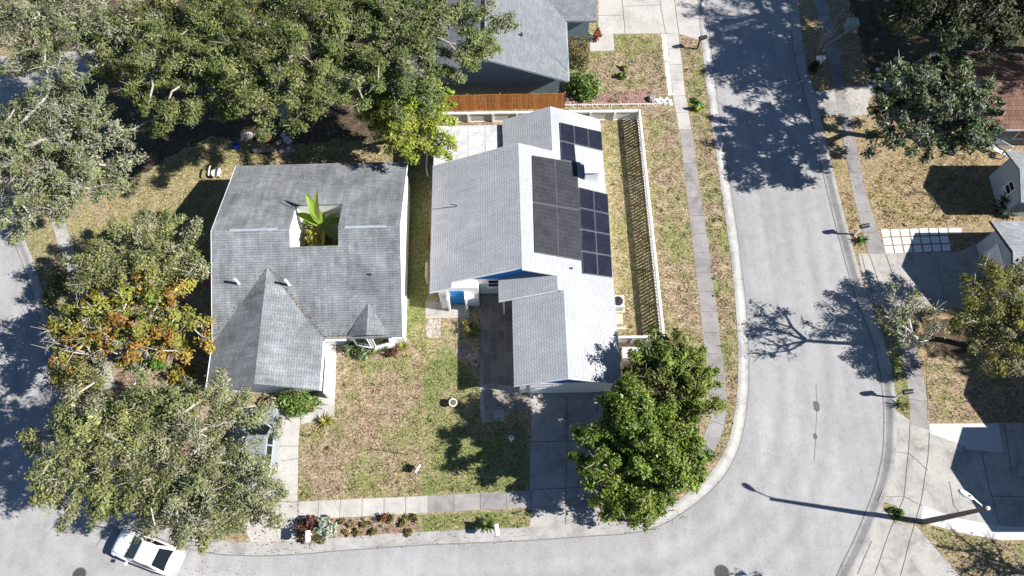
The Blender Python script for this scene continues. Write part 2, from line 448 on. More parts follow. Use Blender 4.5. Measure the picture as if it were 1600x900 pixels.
def slabs(name, L, Rr, length, mat, z, gap=0.035):
    """a strip between two lines, cut into slabs with open joints over a dirt base"""
    def arc(l):
        s = [0.0]
        for i in range(1, len(l)): s.append(s[-1] + (Vector(l[i]) - Vector(l[i - 1])).length)
        return s
    def at(l, s, q):
        q *= s[-1]
        for i in range(1, len(l)):
            if q <= s[i] + 1e-9:
                t = (q - s[i - 1]) / max(s[i] - s[i - 1], 1e-9); return Vector(l[i - 1]).lerp(Vector(l[i]), t)
        return Vector(l[-1])
    def near(p):
        best, bp = 1e9, None
        for i in range(1, len(Rr)):
            a, b = Vector(Rr[i - 1]), Vector(Rr[i]); d = b - a; t = max(0, min(1, (p - a).dot(d) / d.length_squared)); q = a + d * t
            if (q - p).length < best: best, bp = (q - p).length, q
        return bp
    def opp(p, q):
        e = Vector(Rr[0]).lerp(Vector(Rr[-1]), 0) if q < 1e-6 else Vector(Rr[-1])
        return e if q < 1e-6 or q > 1 - 1e-6 else near(p)
    sl, sr = arc(L), arc(Rr); tot = max(sl[-1], sr[-1]); n = max(1, round(tot / length)); g = gap / tot / 2
    mb, base = MB(), MB()
    for i in range(n):
        qs = [(i / n + (g if i else 0)) + ((i + 1) / n - (g if i < n - 1 else 0) - i / n - (g if i else 0)) * k / 3 for k in range(4)]
        l = [at(L, sl, q) for q in qs]; r = [opp(p, q) for p, q in zip(l, qs)]
        mb.prism([(p.x, p.y, z) for p in l] + [(p.x, p.y, z) for p in r[::-1]], 0.06)
    qs = [k / (3 * n) for k in range(3 * n + 1)]
    l = [at(L, sl, q) for q in qs]; r = [opp(p, q) for p, q in zip(l, qs)]
    k = len(qs)
    base.add([(p.x, p.y, z - 0.008) for p in l] + [(p.x, p.y, z - 0.008) for p in r], [(i, k + i, k + i + 1, i + 1) for i in range(k - 1)])
    base.build(name + '_joint', M['joint'], kind='structure')
    return mb.build(name, mat, kind='structure')

gm = MB(); gm.add([(-900, -900, -0.35), (900, -900, -0.35), (900, 900, -0.35), (-900, 900, -0.35)], [(0, 1, 2, 3)])
gm.build('ground', M['under'], kind='structure')

# west block: its kerb runs down the street in the east, round the corner, along the south and up the west
kerbA = [(14.9, 160), (14.9, 70)] + GL([(1093, 2), (1103, 100), (1116, 200), (1131, 300), (1146, 410), (1155, 505), (1157, 590), (1152, 643), (1142, 690), (1120, 733), (1085, 768),
        (1053, 791), (1018, 809), (975, 818), (927, 821), (827, 828), (740, 832), (665, 835), (590, 840), (520, 845), (475, 849), (395, 852), (320, 846), (255, 826), (200, 800), (155, 762), (122, 705), (103, 640), (90, 570), (76, 500), (58, 440), (45, 400), (22, 340)])
lx, ly = kerbA[-1]
kerbA += [(lx - 2.0, ly + 5), (lx - 5.5, ly + 11), (lx - 12, ly + 17), (lx - 30, ly + 26)]
kA = kerbA[:2] + smooth_line(kerbA[2:], 4)
land('land', kA + [(-80, 160)], M['lawn'])
# east block
kerbB = [(22.95, 160), (22.95, 70)] + GL([(1243, 0), (1256, 100), (1271, 150), (1304, 290), (1328, 383), (1350, 458), (1372, 515), (1386, 560), (1394, 610), (1397, 650), (1396, 700), (1389, 745), (1375, 790), (1353, 845), (1330, 893)])
bx, by = kerbB[-1]
kerbB += [(bx - 1.6, by - 2.2), (bx - 4.5, by - 4.5), (bx - 9, by - 6.3), (bx - 20, by - 7.5), (-40, -6.5), (-90, -6)]
kB = kerbB[:2] + smooth_line(kerbB[2:], 4)
land('land', kB + [(-90, -120), (160, -120), (160, 160)], M['lawn_tan'])
land('land', [(-41.5, -5.5), (-90, -5.5), (-90, 40), (-66, 40), (-52, 32), (-44, 24), (-42, 12)], M['lawn'])
def road_mesh():
    x0, x1, y0, y1, st = -44.0, 34.0, -4.0, 52.0, 0.4
    nx, ny = int((x1 - x0) / st), int((y1 - y0) / st)
    gx, gy = np.meshgrid(np.linspace(x0, x1, nx + 1), np.linspace(y0, y1, ny + 1))
    pts = np.stack([gx.ravel(), gy.ravel()], 1)
    line = np.array(kA); d = np.full(len(pts), 1e9)
    for a, b in zip(line[:-1], line[1:]):
        e = b - a; t = np.clip(((pts - a) @ e) / max(e @ e, 1e-9), 0, 1); d = np.minimum(d, np.linalg.norm(pts - a - t[:, None] * e, axis=1))
    w = 1.0 + sum(k * np.exp(-((d - c) / q) ** 2) for c, q, k in ((2.0, .35, .11), (3.35, .35, .09), (4.9, .35, .09), (6.2, .35, .11), (2.7, .25, -.11), (5.5, .25, -.11), (4.1, .12, -.09), (.75, .25, -.09)))
    vs = [(x, y, -.125) for x, y in pts]; n = nx + 1
    fs = [(j * n + i, j * n + i + 1, (j + 1) * n + i + 1, (j + 1) * n + i) for j in range(ny) for i in range(nx)]
    o = len(vs)
    vs += [(x, y, -.125) for x, y in ((-95, -30), (60, -30), (60, 165), (-95, 165), (x0, y0), (x1, y0), (x1, y1), (x0, y1))]
    fs += [(o, o + 1, o + 5, o + 4), (o + 1, o + 2, o + 6, o + 5), (o + 2, o + 3, o + 7, o + 6), (o + 3, o, o + 4, o + 7)]
    w = np.concatenate([w, np.ones(8)])
    me = bpy.data.meshes.new('road'); me.from_pydata(vs, [], fs)
    at = me.color_attributes.new('wear', 'FLOAT_COLOR', 'POINT')
    at.data.foreach_set('color', np.stack([w * .5, w * .5, w * .5, np.ones(len(w))], 1).astype(np.float32).reshape(-1))
    me.materials.append(M['asphalt']); ob = bpy.data.objects.new('road', me); COL.objects.link(ob); ob['kind'] = 'structure'
road_mesh()

def kerb(line, side):
    mb = MB(); prof = [(-0.16, -0.05), (-0.16, 0.020), (0.0, 0.020), (0.10, 0.005), (0.27, -0.055), (0.38, -0.092), (0.44, -0.106), (0.54, -0.114), (0.54, -0.2)]
    rows = [[(x, y, z) for x, y in offset_line(line, side * d)] for d, z in prof]
    n = len(line); vs = [p for r in rows for p in r]
    fs = [(i * n + k, (i + 1) * n + k, (i + 1) * n + k + 1, i * n + k + 1) for i in range(len(rows) - 1) for k in range(n - 1)]
    if side > 0: fs = [f[::-1] for f in fs]
    mb.add(vs, fs); return mb.build('kerb', M['kerb'], smooth=False, kind='structure')
kerb(kA, -1)
kerb(kB, 1)
# dark tide-mark in the gutter
mb = MB(); band(mb, offset_line(kA, -0.57), 0.06, -0.119); band(mb, offset_line(kB, 0.57), 0.05, -0.119)
mb.build('gutter_line', M['stainj'], kind='structure')
# expansion joints across the gutter
ks = []
for line, sg in ((kA, -1), (kB, 1)):
    acc = 0
    for i in range(6, len(line) - 6):
        acc += (Vector(line[i]) - Vector(line[i - 1])).length
        if acc > 3.0:
            acc = 0
            a = Vector(line[i]); t = (Vector(line[i + 1]) - Vector(line[i - 1])).normalized(); nrm = Vector((t.y, -t.x)) * sg
            ks.append([tuple(a + nrm * 0.47), tuple(a + nrm * 0.6)])
joints('kerb_joint', ks, -0.102, 0.03)

Z1, Z2, Z3, Z4 = 0.006, 0.012, 0.018, 0.024
# --- lawns and beds of the west block
sheet('lawn', GL([(500, 560), (663, 552), (660, 650), (660, 775), (466, 782), (470, 664), (522, 655), (527, 560)]), M['lawn_brown'], Z1, 0.03)
sheet('lawn', GL([(660, 500), (745, 590), (752, 655), (822, 655), (822, 768), (660, 775)]), M['lawn_green'], Z1 + .002, 0.05, seed=2)
sheet('lawn', GL([(640, 250), (672, 250), (668, 480), (664, 555), (630, 530)]), M['lawn_green'], Z1 + .004, 0.04, seed=3)
sheet('lawn', GL([(935, 182), (1000, 182), (1036, 527), (968, 530)]), M['lawn_yellow'], Z1, seed=4)
sheet('lawn', GL([(1002, 168), (1053, 168), (1062, 205), (1075, 310), (1090, 420), (1100, 520), (1105, 580), (1045, 590), (1036, 520), (1018, 330)]), M['lawn_brown'], Z1, 0.04, seed=5)
sheet('lawn', GL([(1061, 54), (1095, 64), (1117, 205), (1136, 320), (1150, 440), (1157, 560), (1155, 640), (1143, 690), (1120, 732), (1085, 766), (1055, 788), (1020, 806), (990, 812), (1000, 790), (1078, 745), (1121, 700), (1134, 655), (1133, 600), (1122, 505), (1106, 390), (1092, 290), (1080, 200)]), M['lawn_brown'], Z1, 0.02, seed=6)
sheet('lawn', GL([(905, 70), (925, 82), (960, 80), (960, 53), (1034, 53), (1046, 148), (940, 152), (880, 142), (885, 100)]), M['lawn_brown'], Z1, 0.03, seed=7)
sheet('lawn', GL([(100, 360), (150, 300), (320, 200), (560, 190), (640, 250), (370, 258), (330, 300), (330, 620), (170, 600), (130, 440)]), M['lawn_yellow'], Z1, 0.05, seed=8)
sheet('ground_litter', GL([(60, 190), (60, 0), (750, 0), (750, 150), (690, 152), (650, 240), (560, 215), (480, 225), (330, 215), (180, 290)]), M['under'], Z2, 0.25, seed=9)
sheet('ground_litter', GL([(150, 430), (330, 390), (326, 600), (345, 640), (372, 700), (360, 760), (300, 790), (200, 770), (170, 600)]), M['mulch'], 0.008, 0.15, seed=10)
sheet('ground_litter', GL([(470, 813), (640, 805), (658, 833), (520, 843), (478, 846)]), M['mulch'], Z2, 0.06, seed=11)
sheet('lawn', GL([(660, 805), (832, 796), (827, 826), (665, 833)]), M['lawn_green'], Z2, 0.03, seed=12)
sheet('ground_litter', GL([(526, 536), (640, 530), (644, 548), (600, 556), (527, 557)]), M['mulch'], Z2, 0.06, seed=13)
sheet('ground_litter', GL([(945, 520), (1040, 532), (1060, 600), (1086, 660), (1080, 715), (1000, 752), (946, 760), (950, 640), (975, 600)]), M['under'], 0.009, 0.12, seed=14)  # dark tone paints in the shade between the two driveway trees
sheet('ground_litter', GL([(700, 173), (800, 175), (780, 200), (684, 200), (670, 260), (650, 260), (660, 200)]), M['mulch'], Z2, 0.05, seed=15)
sheet('flower_bed', GL([(940, 144), (1008, 142), (1020, 150), (1016, 161), (945, 162), (936, 154)]), M['pinkbed'], Z3, 0.06, seed=16)
sheet('ground_litter', GL([(885, 142), (938, 145), (945, 162), (882, 166)]), M['mulch'], Z2, 0.06, seed=17)
sheet('gravel', GL([(1033, 53), (1041, 53), (1051, 148), (1044, 150)]), M['stone'], Z2, 0.03, seed=18)

# --- sidewalks
slabs('sidewalk', GL([(1041, 53), (1050, 143), (1061, 202)]), GL([(1060, 53), (1070, 143), (1080, 202)]), 1.5, M['conc'], Z2)
slabs('sidewalk', GL([(1062, 203), (1073, 300), (1084, 400), (1098, 520), (1107, 600), (1110, 655), (1095, 690), (1062, 722), (1010, 752)]),
      GL([(1081, 203), (1094, 300), (1109, 400), (1124, 520), (1134, 600), (1134, 655), (1121, 700), (1082, 742), (1020, 778)]), 1.5, M['conc_grey'], Z2)
slabs('sidewalk', GL([(464, 784), (546, 780), (668, 775)]), GL([(464, 811), (546, 808), (668, 801)]), 1.28, M['conc'], Z2)
slabs('sidewalk', GL([(668, 775), (740, 771), (832, 766)]), GL([(668, 801), (740, 797), (832, 793)]), 1.5, M['conc_grey'], Z2)
slabs('sidewalk', GL([(72, 320), (92, 385), (120, 470), (142, 545), (160, 610)]), GL([(92, 318), (112, 380), (143, 470), (165, 545), (182, 605)]), 1.5, M['conc_mid'], Z2)
slabs('sidewalk', GL([(1271, 0), (1287, 60), (1303, 140), (1318, 220), (1332, 300), (1357, 397)]), GL([(1291, 0), (1307, 60), (1322, 140), (1337, 220), (1353, 300), (1383, 397)]), 1.6, M['conc_grey'], Z2)
slabs('sidewalk', GL([(1385, 480), (1404, 535), (1418, 600), (1422, 662)]), GL([(1410, 480), (1430, 535), (1445, 600), (1452, 672)]), 1.6, M['conc_grey'], Z2)

# --- driveways and paths
sheet('driveway', GL([(375, 632), (470, 640), (466, 700), (464, 850), (395, 853), (366, 790), (362, 700)]), M['conc'], Z1)
sheet('path', GL([(500, 531), (527, 531), (522, 654), (500, 657), (470, 663), (470, 640), (497, 628)]), M['conc'], Z2)
joints('driveway_joint', [GL(l) for l in ([(372, 697), (468, 697)], [(466, 784), (466, 812)], [(395, 784), (466, 784)], [(395, 813), (466, 812)], [(440, 720), (468, 716)], [(472, 640), (472, 660)])], Z3)
sheet('driveway', GL([(832, 606), (946, 606), (944, 700), (936, 822), (827, 829), (829, 700)]), M['conc_mid'], Z1)
joints('driveway_joint', [GL(l) for l in ([(831, 765), (940, 760)], [(829, 793), (938, 788)], [(886, 620), (884, 825)], [(829, 690), (944, 688)])], Z3)
sheet('driveway', GL([(935, 0), (1043, 0), (1040, -60), (930, -60)]) + [], M['conc'], Z1)
sheet('driveway', GL([(1043, 0), (1092, 0), (1095, 63), (1061, 53), (1041, 52), (935, 53), (935, 0)]), M['conc'], Z1 + .001)
sheet('path', GL([(922, 52), (958, 52), (960, 79), (925, 80), (922, 79)]), M['conc'], Z2)
joints('driveway_joint', [GL(l) for l in ([(972, 0), (977, 52)], [(935, 24), (974, 24)], [(1031, 0), (1036, 30), (1040, 53)], [(975, 10), (1034, 8)], [(1054, 0), (1061, 53)])], Z3)
sheet('patio', GL([(665, 470), (733, 477), (733, 497), (665, 497)]), M['conc_mid'], Z2)
sheet('patio', GL([(752, 462), (832, 462), (832, 600), (750, 600)]), M['conc_grey'], Z2)
sheet('patio', GL([(749, 598), (832, 606), (832, 640), (788, 640), (788, 658), (755, 660), (750, 652)]), M['conc_mid'], Z2 + .001)
# old pavers in the front court and beside the drive
def paver_field(name, quad, nx, ny, mat, z, gap=0.03, skip=0.0, seed=1):
    mb = MB(); rg = random.Random(seed); a, b, c, d = [Vector(p) for p in quad]
    for i in range(nx):
        for j in range(ny):
            if rg.random() < skip: continue
            def P(u, v): return (a.lerp(b, u)).lerp(d.lerp(c, u), v)
            wx = (b - a).length / nx; wy = (d - a).length / ny
            gu, gv = gap / wx / nx / 2, gap / wy / ny / 2
            u0, u1, v0, v1 = i / nx + gu, (i + 1) / nx - gu, j / ny + gv, (j + 1) / ny - gv
            dz = rg.uniform(0, 0.006)
            mb.prism([(*P(u, v), z + dz) for u, v in ((u0, v0), (u1, v0), (u1, v1), (u0, v1))], 0.05)
    return mb.build(name, mat, kind='structure')
paver_field('pavers', GL([(712, 497), (735, 497), (735, 552), (712, 552)]), 3, 8, M['pav'], Z3, skip=0.25)
paver_field('pavers', GL([(755, 470), (800, 470), (800, 600), (755, 600)]), 4, 11, M['pav'], Z3, 0.05)
paver_field('pavers', GL([(772, 610), (830, 614), (830, 640), (772, 640)]), 6, 4, M['pav'], Z3, 0.03)
paver_field('pavers', GL([(755, 609), (771, 610), (771, 657), (757, 657)]), 2, 4, M['pav'], Z3, 0.03)
sheet('gravel', GL([(668, 500), (690, 500), (690, 526), (668, 528)]), M['gravel'], Z2, 0.14, seed=19)
sheet('gravel', GL([(735, 540), (748, 556), (747, 572), (738, 572), (728, 558)]), M['gravel'], Z2, 0.14, seed=20)

# --- east block drives
sheet('driveway', GL([(1341, 396), (1384, 396), (1500, 394), (1560, 360), (1620, 370), (1600, 480), (1412, 482), (1385, 482), (1357, 470)]), M['conc_mid'], Z1)
joints('driveway_joint', [GL(l) for l in ([(1358, 397), (1386, 478)], [(1384, 397), (1412, 478)], [(1346, 398), (1365, 470)], [(1464, 398), (1475, 470)])], Z3)
sheet('driveway', GL([(1395, 640), (1421, 656), (1450, 662), (1600, 660), (1700, 664), (1700, 842), (1600, 843), (1562, 844), (1500, 832), (1438, 816), (1412, 806), (1400, 790), (1373, 782), (1388, 745), (1396, 700)]), M['conc_mid'], Z1)
sheet('driveway', GL([(1452, 662), (1560, 662), (1568, 707), (1512, 702), (1508, 697), (1452, 677)]), M['conc_white'], Z2)
sheet('driveway', GL([(1442, 790), (1490, 808), (1560, 822), (1640, 826), (1640, 843), (1562, 844), (1500, 832), (1438, 815)]), M['conc_white'], Z2)
sheet('driveway', GL([(1396, 812), (1432, 822), (1505, 905), (1480, 960), (1300, 960), (1330, 893), (1353, 845), (1372, 790)]), M['conc_mid'], Z1 + .001)
joints('driveway_joint', [GL(l) for l in ([(1422, 660), (1420, 700), (1412, 778), (1390, 830), (1367, 897)], [(1452, 674), (1450, 715), (1440, 780), (1420, 850), (1407, 900)],
        [(1396, 706), (1421, 709), (1450, 735)], [(1376, 776), (1412, 776), (1441, 790)], [(1533, 705), (1545, 760), (1562, 820)], [(1548, 775), (1640, 777)], [(1570, 664), (1580, 740)], [(1483, 752), (1490, 790), (1503, 806)], [(1398, 650), (1398, 700), (1390, 750)],
        [(1362, 845), (1340, 897)])], Z3)
sheet('lawn', GL([(1438, 817), (1500, 834), (1562, 846), (1640, 848), (1640, 960), (1520, 960), (1505, 905), (1433, 823)]), M['lawn'], Z2 + .001, 0.03, seed=21)
sheet('lawn', GL([(1376, 784), (1400, 791), (1412, 806), (1398, 818)]), M['lawn_green'], Z3, 0.04, seed=22)
sheet('lawn', GL([(1447, 560), (1560, 545), (1640, 560), (1640, 660), (1450, 660)]), M['lawn_brown'], Z3, 0.03, seed=23)
sheet('lawn', GL([(1390, 500), (1404, 535), (1417, 600), (1420, 655), (1401, 638), (1397, 605), (1386, 545)]), M['lawn_green'], Z2, 0.02, seed=24)
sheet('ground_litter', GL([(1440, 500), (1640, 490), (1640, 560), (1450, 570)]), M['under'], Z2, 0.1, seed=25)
sheet('ground_litter', GL([(1325, 0), (1640, 0), (1640, 150), (1420, 130), (1360, 120)]), M['under'], Z1, 0.2, seed=26)  # dark tone deepens the shade of the corner trees by colour
sheet('path', GL([(1318, 140), (1370, 130), (1460, 80), (1475, 92), (1375, 150), (1322, 158)]), M['conc_mid'], Z3)
paver_field('pavers', GL([(1375, 358), (1480, 355), (1487, 393), (1383, 397)]), 7, 3, M['pav_white'], Z2, 0.11)
sheet('path', GL([(1482, 356), (1503, 356), (1503, 365), (1483, 366)]), M['conc_white'], Z2)
# pale drive glimpsed under the oaks in the north-west
sheet('driveway', GL([(-20, 90), (150, 78), (158, 110), (60, 170), (-20, 190)]), M['conc_mid'], Z3)
sheet('driveway', GL([(1272, 143), (1362, 138), (1354, 180), (1280, 181)]), M['conc_mid'], Z1 + .002)
# hairline in the street and tar patches
joints('road_crack', [GL([(1275, 600), (1277, 630), (1274, 690), (1272, 720)], -0.12), GL([(1500, 905), (1460, 930)], -0.12)], -0.119, 0.035, 'stainj')

# ------------------------------------------------------------------ houses
def win(parent, name, p0, p1, z0, z1, out, frame=0.06, mullion=0, sill=True, fmat='whitepaint'):
    """a window in a vertical wall from p0 to p1 (xy); out = outward normal (xy). frame, pane, sill"""
    p0, p1, o = Vector(p0), Vector(p1), Vector(out); e = (p1 - p0).normalized(); L = (p1 - p0).length
    def bar(mb, a, b, za, zb, d0, d1):
        q = [p0 + e * a + o * d0, p0 + e * b + o * d0, p0 + e * b + o * d1, p0 + e * a + o * d1]
        mb.prism([(v.x, v.y, zb) for v in q], zb - za)
    f = MB()
    bar(f, 0, L, z0, z0 + frame, -.03, .05); bar(f, 0, L, z1 - frame, z1, -.03, .05)
    bar(f, 0, frame, z0 + frame, z1 - frame, -.03, .05); bar(f, L - frame, L, z0 + frame, z1 - frame, -.03, .05)
    if mullion: bar(f, frame, L - frame, (z0 + z1) / 2 - .025, (z0 + z1) / 2 + .025, -.03, .045)
    w = f.build(name, M[fmat], parent)
    g = MB(); bar(g, frame * .9, L - frame * .9, z0 + frame * .9, z1 - frame * .9, .005, .02); g.build('pane', M['glass'], w)
    if sill:
        s = MB(); bar(s, -.05, L + .05, z0 - .07, z0 - .002, -.02, .11); s.build('sill', M[fmat], w)
    return w
def pipe_vent(parent, x, y, z, h, r, mat):
    MB().tube([(x, y, z - .2), (x, y, z + h)], r, 10).build('vent_pipe', mat, parent)

# ---- grey shingled house with an open courtyard
H = thing('house', 'grey shingled house with a square courtyard opening in its roof and a front garage gable', 'house', (-12.44, 15.0, 0), R(1.8))
EH, PH = 2.6, 0.375
def zN(y): return 5.0 - (y - 6.4) * PH
def zS(y): return EH + y * PH
xw, xe, hx0, hx1, hy0, hy1, yr, yn = -5.8, 5.75, -1.05, 1.95, 5.35, 8.5, 6.4, 12.6
TH = 0.16
rf = MB()
def slope(f, x0, x1, y0, y1): rf.prism([(x0, y0, f(y0)), (x1, y0, f(y0)), (x1, y1, f(y1)), (x0, y1, f(y1))], TH)
slope(zS, xw, hx0, 0, yr); slope(zS, hx1, xe, 0, yr); slope(zS, hx0, hx1, 0, hy0)
slope(zN, xw, hx0, yr, yn); slope(zN, hx1, xe, yr, yn); slope(zN, hx0, hx1, hy1, yn)
gx0, gx1, gxr, gy, gz = -5.75, 0.92, -2.42, -3.2, 4.18
rf.prism([(gx1, gy, EH), (gx1, 0, EH), (gxr, 4.2, gz + .002), (gxr, gy + .05, gz)], TH)
rf.prism([(gx0, gy, EH), (gxr, gy + .05, gz), (gxr, 4.2, gz + .002), (gx0, 0, EH)], TH)
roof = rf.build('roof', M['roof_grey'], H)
# ridge vents, gutters
for a, b in ((-4.7, -1.75), (2.35, 4.9)):
    MB().prism([(a, yr - .08, 5.005), (b, yr - .08, 5.005), (b, yr, 5.05), (a, yr, 5.05)], .08).prism([(a, yr, 5.05), (b, yr, 5.05), (b, yr + .08, 5.005), (a, yr + .08, 5.005)], .08).build('ridge_vent', M['ridge'], H)
for q in ((gx1 + .005, gx1 + .1, gy, -.12), (gx0 - .1, gx0 - .005, gy, -.05), (gx1 + .1, 2.3, -.1, -.005), (5.1, 5.7, -.1, -.005)):
    MB().box(*q, EH - .16, EH - .03).build('gutter', M['whitepaint'], H)
bd = MB(); bd.box(xw - .035, xw - .003, 0.3, 6.4, 2.4, 2.44)
wl = MB()
def gable_ew(mb, x0, x1, y0, y1, zs, yr_, zr):      # ridge runs east-west
    for x, d in ((x0, .15), (x1 - .15, .15)): mb.extr([(x, y0, 0), (x, y1, 0), (x, y1, zs), (x, yr_, zr), (x, y0, zs)], (d, 0, 0))
    mb.box(x0 + .15, x1 - .15, y0, y0 + .15, 0, zs); mb.box(x0 + .15, x1 - .15, y1 - .15, y1, 0, zs)
gable_ew(wl, xw + .22, xe - .14, .55, 12.1, 2.6, 6.4, 4.82)
wall = wl.build('wall', M['white'], H)
# rake boards on the east and west gables
for x in (xe + .004, xw - .034):
    rk = MB(); rk.extr([(x, -.02, EH - .18), (x, yr, 4.82), (x, yn + .02, zN(yn) - .18), (x, yn + .02, zN(yn) + .005), (x, yr, 5.005), (x, -.02, EH + .005)], (.03, 0, 0)); rk.build('rake_board', M['white'], H)
cw = MB()
def ctop(y): return (zS(y) if y < yr else zN(y)) - TH + .02
for x in (hx0 - .1, hx1):
    cw.extr([(x, hy0 - .1, 0), (x, hy1 + .1, 0), (x, hy1 + .1, ctop(hy1)), (x, yr, 4.84), (x, hy0 - .1, ctop(hy0))], (.1, 0, 0))
cw.box(hx0, hx1, hy1, hy1 + .1, 0, ctop(hy1)); cw.box(hx0, hx1, hy0 - .1, hy0, 0, ctop(hy0))
cw.build('courtyard_wall', M['white'], H)
gw = MB()
gw.extr([(gx0 + .35, gy + .7, 0), (gx1 - .3, gy + .7, 0), (gx1 - .3, gy + .7, 2.5), (gxr, gy + .7, 3.95), (gx0 + .35, gy + .7, 2.5)], (0, .15, 0))
gw.box(gx1 - .45, gx1 - .3, gy + .85, .55, 0, 2.5); gw.box(gx0 + .35, gx0 + .5, gy + .85, .55, 0, 2.5)
gw.build('garage_wall', M['white'], H)
gd = MB(); gd.box(-4.9, -.2, gy + .655, gy + .695, 0.02, 2.15)
for k in range(1, 4): gd.box(-4.85, -.25, gy + .645, gy + .654, .02 + k * .53, .05 + k * .53)
gd.build('garage_door', M['whitepaint'], H)
fw = MB(); fw.box(gx1 - .1, gx1 + .05, gy + .2, -.6, 0, 1.25); fw.build('side_wall', M['white'], H)
# entry bay with prow windows under a small gable
dx = 3.7
dr = MB(); dw, dy, dz = 1.28, .12, 3.36
dr.prism([(dx + dw, dy, EH + .13), (dx + .02, 2.03, dz), (dx, 2.03, dz), (dx, dy - .2, dz)], .1)
dr.prism([(dx - dw, dy, EH + .13), (dx, dy - .2, dz), (dx, 2.03, dz), (dx - .02, 2.03, dz)], .1)
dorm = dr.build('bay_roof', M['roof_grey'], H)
bw = MB(); bw.prism([(2.5, .56, 2.6), (2.5, .30, 2.6), (dx, .0, 2.6), (4.9, .30, 2.6), (4.9, .56, 2.6)], 2.58); bw.extr([(2.55, .33, 2.603), (4.85, .33, 2.603), (dx, .33, 3.24)], (0, .1, 0)); bay = bw.build('bay_wall', M['white'], H)
for sg in (-1, 1):
    n = Vector((sg * .25, -1)).normalized()
    a = Vector((dx + sg * .14, .035)); b = Vector((dx + sg * 1.08, .27))
    if sg < 0: a, b = b, a
    win(H, 'bay_window', a, b, .9, 2.4, n, .05)
pipe_vent(H, -4.15, 3.3, zS(3.3), .72, .075, M['whitepaint']); pipe_vent(H, -1.1, 3.15, zS(3.15), .78, .08, M['whitepaint']); pipe_vent(H, 3.9, 3.6, zS(3.6), .18, .05, M['darkmetal'])
fd = MB(); fd.box(1.2, 2.1, .5, .546, .02, 2.1); fd.build('front_door', M['greywall'], H)

# ---- pale roofed house with blue gables and solar panels
Q = thing('house', 'white roofed house with blue gables and dark solar panels on its east slope', 'house', (0.6, 18.6, 0), R(1.2))
K = 0.44; EX = 5.8
def zE(x): return 2.6 + (EX - x) * K
def flatp(pts, f): return [(x, y, f(x)) for x, y in pts]
rf = MB()
rf.prism(flatp([(0, 0), (2.15, 0), (2.15, -1.02), (2.5, -1.02), (2.5, -6.5), (EX, -6.5), (EX, 12.5), (2.25, 12.5), (2.25, 8.95), (0, 8.95)], zE), .16)
def zW(xr): return lambda x: zE(xr) - (xr - x) * K
w0 = zW(0)
rf.prism(flatp([(-5.78, -.32), (-4.35, -.32), (-4.35, .1), (0, .1), (0, 8.95), (-5.78, 8.95)], w0), .16)
w1 = zW(2.25); rf.prism(flatp([(-1.0, 8.6), (2.25, 8.6), (2.25, 12.5), (-1.0, 12.5)], w1), .16)
w2 = zW(2.15); rf.prism(flatp([(-1.45, -1.02), (2.15, -1.02), (2.15, .7), (-1.45, .7)], w2), .16)
w3 = zW(2.5); rf.prism(flatp([(-.62, -6.5), (2.5, -6.5), (2.5, -1.02), (-.62, -1.02)], w3), .16)
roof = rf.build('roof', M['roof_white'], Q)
# fascia boards along the gable rakes (butted under the roof skin, 5 mm proud)
def rake(y, xa, za, xb, zb): MB().extr([(xa, y, za - .19), (xb, y, zb - .19), (xb, y, zb - .012), (xa, y, za - .012)], (0, .03, 0)).build('fascia', M['whitepaint'], Q)
rake(-6.535, -.62, w3(-.62), 2.5, zE(2.5)); rake(-6.535, 2.5, zE(2.5), EX, zE(EX))
rake(.062, -4.35, w0(-4.35), 0, zE(0)); rake(-.038, 0, zE(0), 2.15, zE(2.15)); rake(12.503, -1.0, w1(-1.0), 2.25, zE(2.25)); rake(12.503, 2.25, zE(2.25), EX, zE(EX))
rake(-1.058, -1.45, w2(-1.45), 2.15, zE(2.15)); rake(8.956, -5.78, w0(-5.78), 0, zE(0)); rake(-.358, -5.78, w0(-5.78), -4.35, w0(-4.35))
def gable_ns(mb, x0, x1, xr, y0, y1, f0, f1):        # ridge runs north-south; f0/f1 give the roof height left / right
    d = .2
    for y, s in ((y0, .15), (y1 - .15, .15)): mb.extr([(x0, y, 0), (x1, y, 0), (x1, y, f1(x1) - d), (xr, y, f1(xr) - d), (x0, y, f0(x0) - d)], (0, s, 0))
    mb.box(x0, x0 + .15, y0 + .15, y1 - .15, 0, f0(x0) - d); mb.box(x1 - .15, x1, y0 + .15, y1 - .15, 0, f1(x1) - d)
wl = MB()
gable_ns(wl, -5.35, 5.4, 0, .6, 8.5, w0, zE)
gable_ns(wl, -.6, 5.37, 2.25, 8.45, 12.1, w1, zE)
gable_ns(wl, -.25, 5.385, 2.5, -6.22, .62, w3, zE)
wl.box(-5.3, -2.75, -.05, .598, 0, 2.55)
wl.build('wall', M['white'], Q)
# blue siding in the gable ends
sg_ = MB()
sg_.extr([(-2.75, .57, 2.45), (5.3, .57, 2.45), (5.3, .57, zE(5.3) - .22), (0, .57, zE(0) - .22), (-2.75, .57, w0(-2.75) - .22)], (0, .027, 0))
sg_.build('gable_siding', M['blue'], Q); sg_ = MB()
sg_.extr([(-.2, -6.25, 2.24), (5.3, -6.25, 2.24), (5.3, -6.25, zE(5.3) - .22), (2.5, -6.25, zE(2.5) - .22), (-.2, -6.25, w3(-.2) - .22)], (0, .027, 0))
sg_.build('gable_siding', M['blue'], Q)
win(Q, 'window', (-2.15, .6), (-1.35, .6), 1.15, 2.3, (0, -1), .06, 1)
win(Q, 'window', (-.95, .6), (-.3, .6), 1.15, 2.3, (0, -1), .06, 1)
